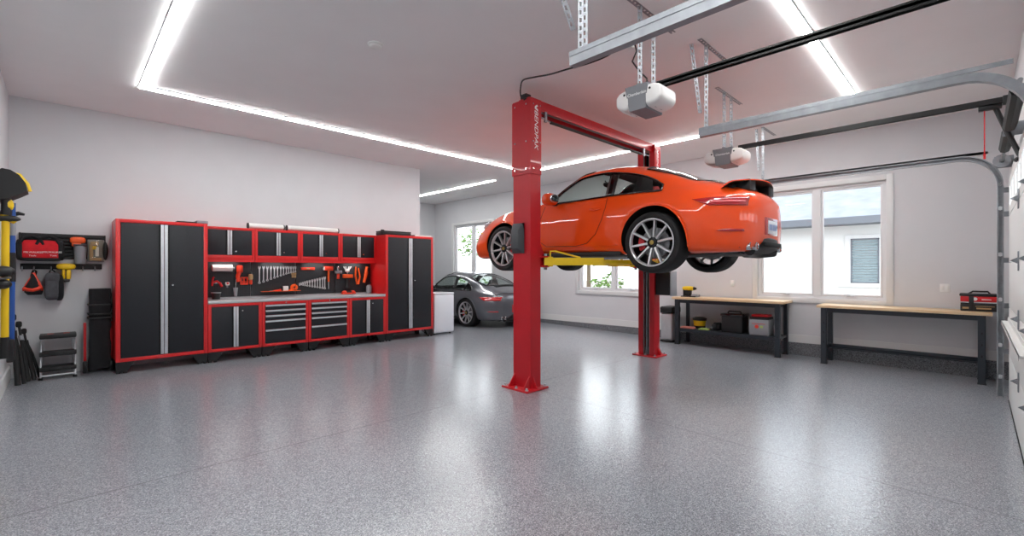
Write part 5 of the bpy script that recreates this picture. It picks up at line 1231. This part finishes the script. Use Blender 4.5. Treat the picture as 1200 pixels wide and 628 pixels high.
def track(X, yend, lab, side_, yv=YD+.06, vertical=True, zt=ZTK):
    r = .36; pts = []
    if vertical: pts += [(yv, FL(0)+.02), (yv, 1.2)]
    pts += [(yv, zt-r-.02)]
    for k in range(1, 12): a = PI/2*k/12; pts.append((yv+r-r*math.cos(a), zt-r+r*math.sin(a)))
    pts += [(yv+r+.02, zt), (yend, zt)]
    t = thing('door_track', lab, 'door track', (X, yend, zt), 'steel garage door tracks'); o = t.location
    w_, d_ = .030, .028   # C profile open towards the door
    prof = [(0, -d_), (0, d_), (side_*w_*1.9, d_), (side_*w_*1.9, d_*.6), (side_*w_*1.9-side_*.004, d_*.6), (side_*w_*1.9-side_*.004, d_-.004), (side_*.004, d_-.004), (side_*.004, -d_+.004), (side_*w_*1.9-side_*.004, -d_+.004), (side_*w_*1.9-side_*.004, -d_*.6), (side_*w_*1.9, -d_*.6), (side_*w_*1.9, -d_)]
    R = []
    for i, (y, z) in enumerate(pts):
        y0, z0 = pts[max(0, i-1)]; y1, z1 = pts[min(len(pts)-1, i+1)]; ty, tz = y1-y0, z1-z0; L = math.hypot(ty, tz); ny, nz = -tz/L, ty/L
        R.append([(X+a, y+ny*c, z+nz*c) for a, c in prof])
    P('rail', MB(o).loft(R), 'galvanized', t)
    # stiffening angle above the horizontal run
    P('angle_iron', MB(o).box(X-side_*.002 if side_ < 0 else X-.004, X+.004 if side_ > 0 else X+.002, yv+.1, yend, zt+.028, zt+.06), 'galvanized', t)
    if vertical:
        for z in (.05, .42, .95, 1.48, 2.02, 2.3):
            P('bracket', MB(o).box(X-.01, X+.035*side_ if side_ > 0 else X+.01, YF+.002, max(YF+.008, yv-.02), z, z+.06).box(min(X, X-side_*.05), max(X, X-side_*.05), YF, YF+.006, z-.03, z+.09), 'galvanized', t)
            rl = P('roller', MB(o).cyl((X-side_*.02, yv+.002, z+.10), (X-side_*.12, yv+.002, z+.10), .009, n=10).cyl((X-.012, yv, z+.10), (X+.012, yv, z+.10), .024, n=16), 'chrome', t)
    return t
def perf(o, p0, p1, wd=.034, n=None, face=None):   # punched steel strap with real holes
    p0 = Vector(p0); p1 = Vector(p1); d = p1-p0; L = d.length; d.normalize(); f = Vector(face or (-.7, -.7, 0)); f = (f-d*f.dot(d)).normalized(); s = d.cross(f); n = n or max(3, int(L/.05)); m = MB(o); q = L/n
    def slab(a0, a1, b0, b1):
        vs = [p0+d*a+s*b_+f*c for c in (0, -.003) for a, b_ in ((a0, b0), (a1, b0), (a1, b1), (a0, b1))]
        m.add(vs, [[0, 1, 2, 3], [7, 6, 5, 4], [0, 4, 5, 1], [1, 5, 6, 2], [2, 6, 7, 3], [3, 7, 4, 0]])
    slab(0, L, -wd/2, -wd*.2); slab(0, L, wd*.2, wd/2)
    for k in range(n): slab(k*q, k*q+q*.45, -wd*.2, wd*.2)
    m_ = f*.03
    vs = [p0+s*wd/2+e for e in (Vector(), -m_)] + [p1+s*wd/2+e for e in (-m_, Vector())]
    vs += [v+s*.003 for v in vs]; m.add(vs, [[0, 1, 2, 3], [7, 6, 5, 4], [0, 4, 5, 1], [1, 5, 6, 2], [2, 6, 7, 3], [3, 7, 4, 0]])
    return m
XA_ = 7.84; zA_ = ZTK
tA = track(XA_, 2.42, 'steel track at the window wall end, curving down beside the garage door', -1)
tB = track(4.52, aZ(818, 157, ZTK)[1], 'steel track hung below the ceiling above the second opener', 1, YF+.03)
tC = track(2.34, aZ(665, 71, ZTK)[1], 'steel track at top centre, nearest to the camera', 1, YF+.03)
def hanger(t, X, y, xc, yc, zt=ZTK):
    o = t.location
    P('ceiling_angle', perf(o, (xc-.22, yc, ZC-.004), (xc+.42, yc, ZC-.004), .04, face=(0, 0, -1)), 'galvanized', t)
    P('drop_strap', perf(o, (X+.02, y, zt+.02), (X+.02, y, ZC-.002)), 'galvanized', t)
    P('brace_strap', perf(o, (X+.02, y+.06, zt+.22), (xc-.18, y+.10, ZC-.002)), 'galvanized', t)
hanger(tA, XA_-.02, 2.36, XA_+.2, 2.36)
hanger(tB, 4.53, tB.location.y-.06, 4.62, tB.location.y-.06)
hanger(tC, 2.36, tC.location.y-.06, 2.2, tC.location.y-.06)
P('drop_strap', perf(tC.location, (2.45, tC.location.y-.04, ZTK+.02), (2.45, tC.location.y-.04, ZC-.002)), 'galvanized', tC)
# torsion spring shaft over the right hand door
ts = thing('torsion_spring_shaft', 'dark torsion spring on a steel shaft above the garage door', 'door spring', (6, YF+.09, 2.62)); o = ts.location
zs_, ys_ = 2.66, YF+.10
P('shaft', MB(o).cyl((DX0-.1, ys_, zs_), (DX1+.15, ys_, zs_), .014, n=12), 'galvanized', ts)
for xa, xb in ((4.75, 5.95), (6.15, 7.0)):
    sp_ = MB(o); pts = []
    n = int((xb-xa)/.011)
    for k in range(n*8): a = 2*PI*k/8; pts.append((xa+(xb-xa)*k/(n*8), ys_+.040*math.cos(a), zs_+.040*math.sin(a)))
    P('spring', sp_.tube(pts, .0052, 5), 'black_metal', ts)
    P('winding_cone', MB(o).cyl((xb, ys_, zs_), (xb+.07, ys_, zs_), .040, .022, 16), 'galvanized', ts)
P('cable_drum', MB(o).lathe([(.02, -.03), (.075, -.03), (.075, -.022), (.055, -.015), (.055, .02), (.07, .028), (.02, .03)], (DX1+.06, ys_, zs_), (1, 0, 0), 28, closed=True), 'galvanized', ts)
P('bearing_plate', MB(o).box(DX1+.11, DX1+.118, YF+.001, ys_+.06, zs_-.07, zs_+.07, .002), 'galvanized', ts)
P('bearing_plate', MB(o).box(6.04, 6.05, YF+.001, ys_+.04, zs_-.06, zs_+.06), 'galvanized', ts)
P('header_board', MB(o).box(DX0-.15, DX1+.2, YF, YF+.02, 2.50, 2.60), 'white_trim', ts)
# openers
def opener(lab, X, y0, y1, zr, word):
    t = thing('door_opener', lab, 'garage door opener', (X, (y0+y1)/2, zr), 'garage door openers'); o = t.location
    xw = .15; zb, zt = zr-.20, zr-.015; yc = (y0+y1)/2; hy = (y1-y0)/2; R = []
    # pale rounded lens ends on each side of the grey centre
    for name, ys in (('lens_cover', -1), ('lens_cover', 1)):
        R = []
        for q, kx, z0, z1 in ((.40, 1, zb+.0, zt), (.62, 1., zb+.005, zt-.002), (.84, .97, zb+.02, zt-.015), (.96, .90, zb+.045, zt-.035), (1., .78, zb+.07, zt-.055)):
            yy = yc+ys*hy*q; cz, hz_ = (z0+z1)/2, (z1-z0)/2
            R.append([(X+xw*kx*math.copysign(abs(math.cos(2*PI*g/24))**.35, math.cos(2*PI*g/24)), yy, cz+hz_*math.copysign(abs(math.sin(2*PI*g/24))**.35, math.sin(2*PI*g/24))) for g in range(24)])
        e = P('lens_cover', MB(o).loft(R), 'opener_lens', t)
        P('screw', MB(o).cyl((X-xw-.002, yc+ys*hy*.56, zt-.05), (X-xw+.02, yc+ys*hy*.56, zt-.05), .010, n=10), 'black_plastic', e)
        P('vent_slot', MB(o).box(X-.06, X+.06, yc+ys*hy*.55-.004, yc+ys*hy*.55+.004, zb+.004, zb+.012).box(X-.06, X+.06, yc+ys*hy*.65-.004, yc+ys*hy*.65+.004, zb+.012, zb+.02), 'black_plastic', e)
    R = []
    for z, k, kx in ((zb-.012, .36, .92), (zt+.004, .50, 1.06)): R.append([(X+a*xw*kx, yc+b_*hy*k, z) for a, b_ in ((-1, -1), (1, -1), (1, 1), (-1, 1))])
    hsg = P('housing', MB(o).loft(R), 'opener_grey', t)
    nx = Vector((-1, 0, -.12)).normalized(); up = Vector((-.12*-1*-1, 0, 1)).normalized()
    tm = Matrix(((0, -.10, 0, 0), (-1, 0, 0, 0), (0, .995, 0, 0), (0, 0, 0, 1)))
    tm = Matrix(((0, -.105, -.995, X-xw*1.012), (-1, 0, 0, yc), (0, .995, -.105, zb+.118), (0, 0, 0, 1)))
    P('lettering', MB(o).text(word, .034, tm, .001, shear=.2), 'lettering', hsg)
    P('rail', MB(o).box(X-.024, X+.024, YF+.12, y0+.10, zr-.010, zr+.010).box(X-.024, X-.020, YF+.12, y0+.1, zr-.024, zr+.024).box(X+.020, X+.024, YF+.12, y0+.1, zr-.024, zr+.024), 'black_plastic', t)
    P('header_bracket', MB(o).box(X-.04, X+.04, YF+.001, YF+.14, zr-.04, zr+.03, .004), 'black_metal', t)
    P('top_bracket', MB(o).box(X-.12, X+.12, yc-.02, yc+.02, zt, zt+.03, .003).cyl((X+.02, yc-.05, zt+.02), (X+.02, yc+.05, zt+.02), .012, n=8), 'galvanized', t)
    for dx in (-.10, .13): P('hanging_strap', perf(o, (X+dx, yc, zt), (X+dx, yc, ZC-.02)), 'galvanized', t)
    P('ceiling_angle', perf(o, (X-.28, yc+.02, ZC-.004), (X+.55, yc+.02, ZC-.004), .045, face=(0, 0, -1)), 'galvanized', t)
    return t
op1 = opener('garage door opener with grey middle nearer the camera, beside the lift column', 3.56, 1.78, 2.20, 2.95, 'Chamberlain')
op2 = opener('garage door opener with grey middle farther away, above the orange car', 6.0, 1.98, 2.46, 2.92, 'Chamberlain')
P('cord', MB(op1.location).tube([aX(733, 51, 3.6), aX(744, 52, 3.6), aX(746, 60, 3.6), aX(741, 72, 3.6), aX(748, 82, 3.6), aX(758, 92, 3.6), aX(759, 102, 3.6)], .007, 8), 'black_plastic', op1)
o = op2.location; yq = aX(1163, 120, 6.0)[1]; X = 6.0
P('trolley', MB(o).box(X-.03, X+.03, yq-.06, yq+.09, 2.85, 2.885, .006), 'black_metal', op2)
P('door_arm', MB(o).tube([(X, yq-.02, 2.86), (X, yq-.10, 2.60), (X, yq-.17, 2.40), (X, YD+.02, 2.36)], .020, 8), 'black_metal', op2)
P('release_cord', MB(o).tube([(X, yq+.05, 2.85), (X, yq+.05, 2.45)], .005, 6), 'red_plastic', op2)
P('release_handle', MB(o).box(X-.022, X+.022, yq+.04, yq+.06, 2.44, 2.455, .005).cyl((X, yq+.05, 2.41), (X, yq+.05, 2.44), .008, n=10), 'red_plastic', op2)
# cord from the top of the near lift column up to the first opener
pts = []
for px, py, Y in ((616, 117, 3.85), (610.5, 113, 3.85), (610, 103, 3.8), (613, 94, 3.7), (626, 90.5, 3.5), (645, 87, 3.2), (665, 81, 2.9), (690, 74, 2.65), (712, 65, 2.4), (727, 53, 2.2), (733, 50, 2.15), (738, 51, 2.1)): pts.append(aY(px, py, Y))
def smooth(pts, n=6):
    q = [Vector(p) for p in pts]; q = [q[0]*2-q[1]]+q+[q[-1]*2-q[-2]]; out = []
    for i in range(1, len(q)-2):
        for k in range(n):
            t = k/n; a, b_, c, d = q[i-1:i+3]
            out.append(.5*((2*b_)+(c-a)*t+(2*a-5*b_+4*c-d)*t*t+(3*b_-a-3*c+d)*t**3))
    return out+[q[-2]]
pc = thing('power_cord', 'thin black power cord looping from lift column top to the ceiling straps', 'cord', pts[0])
P('cord', MB(pts[0]).tube(smooth(pts), .009, 8), 'black_plastic', pc)
e = Vector(pts[-1]); P('plug', MB(pts[0]).box(e.x-.03, e.x+.03, e.y-.03, e.y+.03, e.z-.04, e.z+.03, .008), 'white_plastic', pc)
P('gland', MB(pts[0]).ell(pts[0], (.03, .03, .025), 12), 'black_plastic', pc)
bpy.context.view_layer.update()
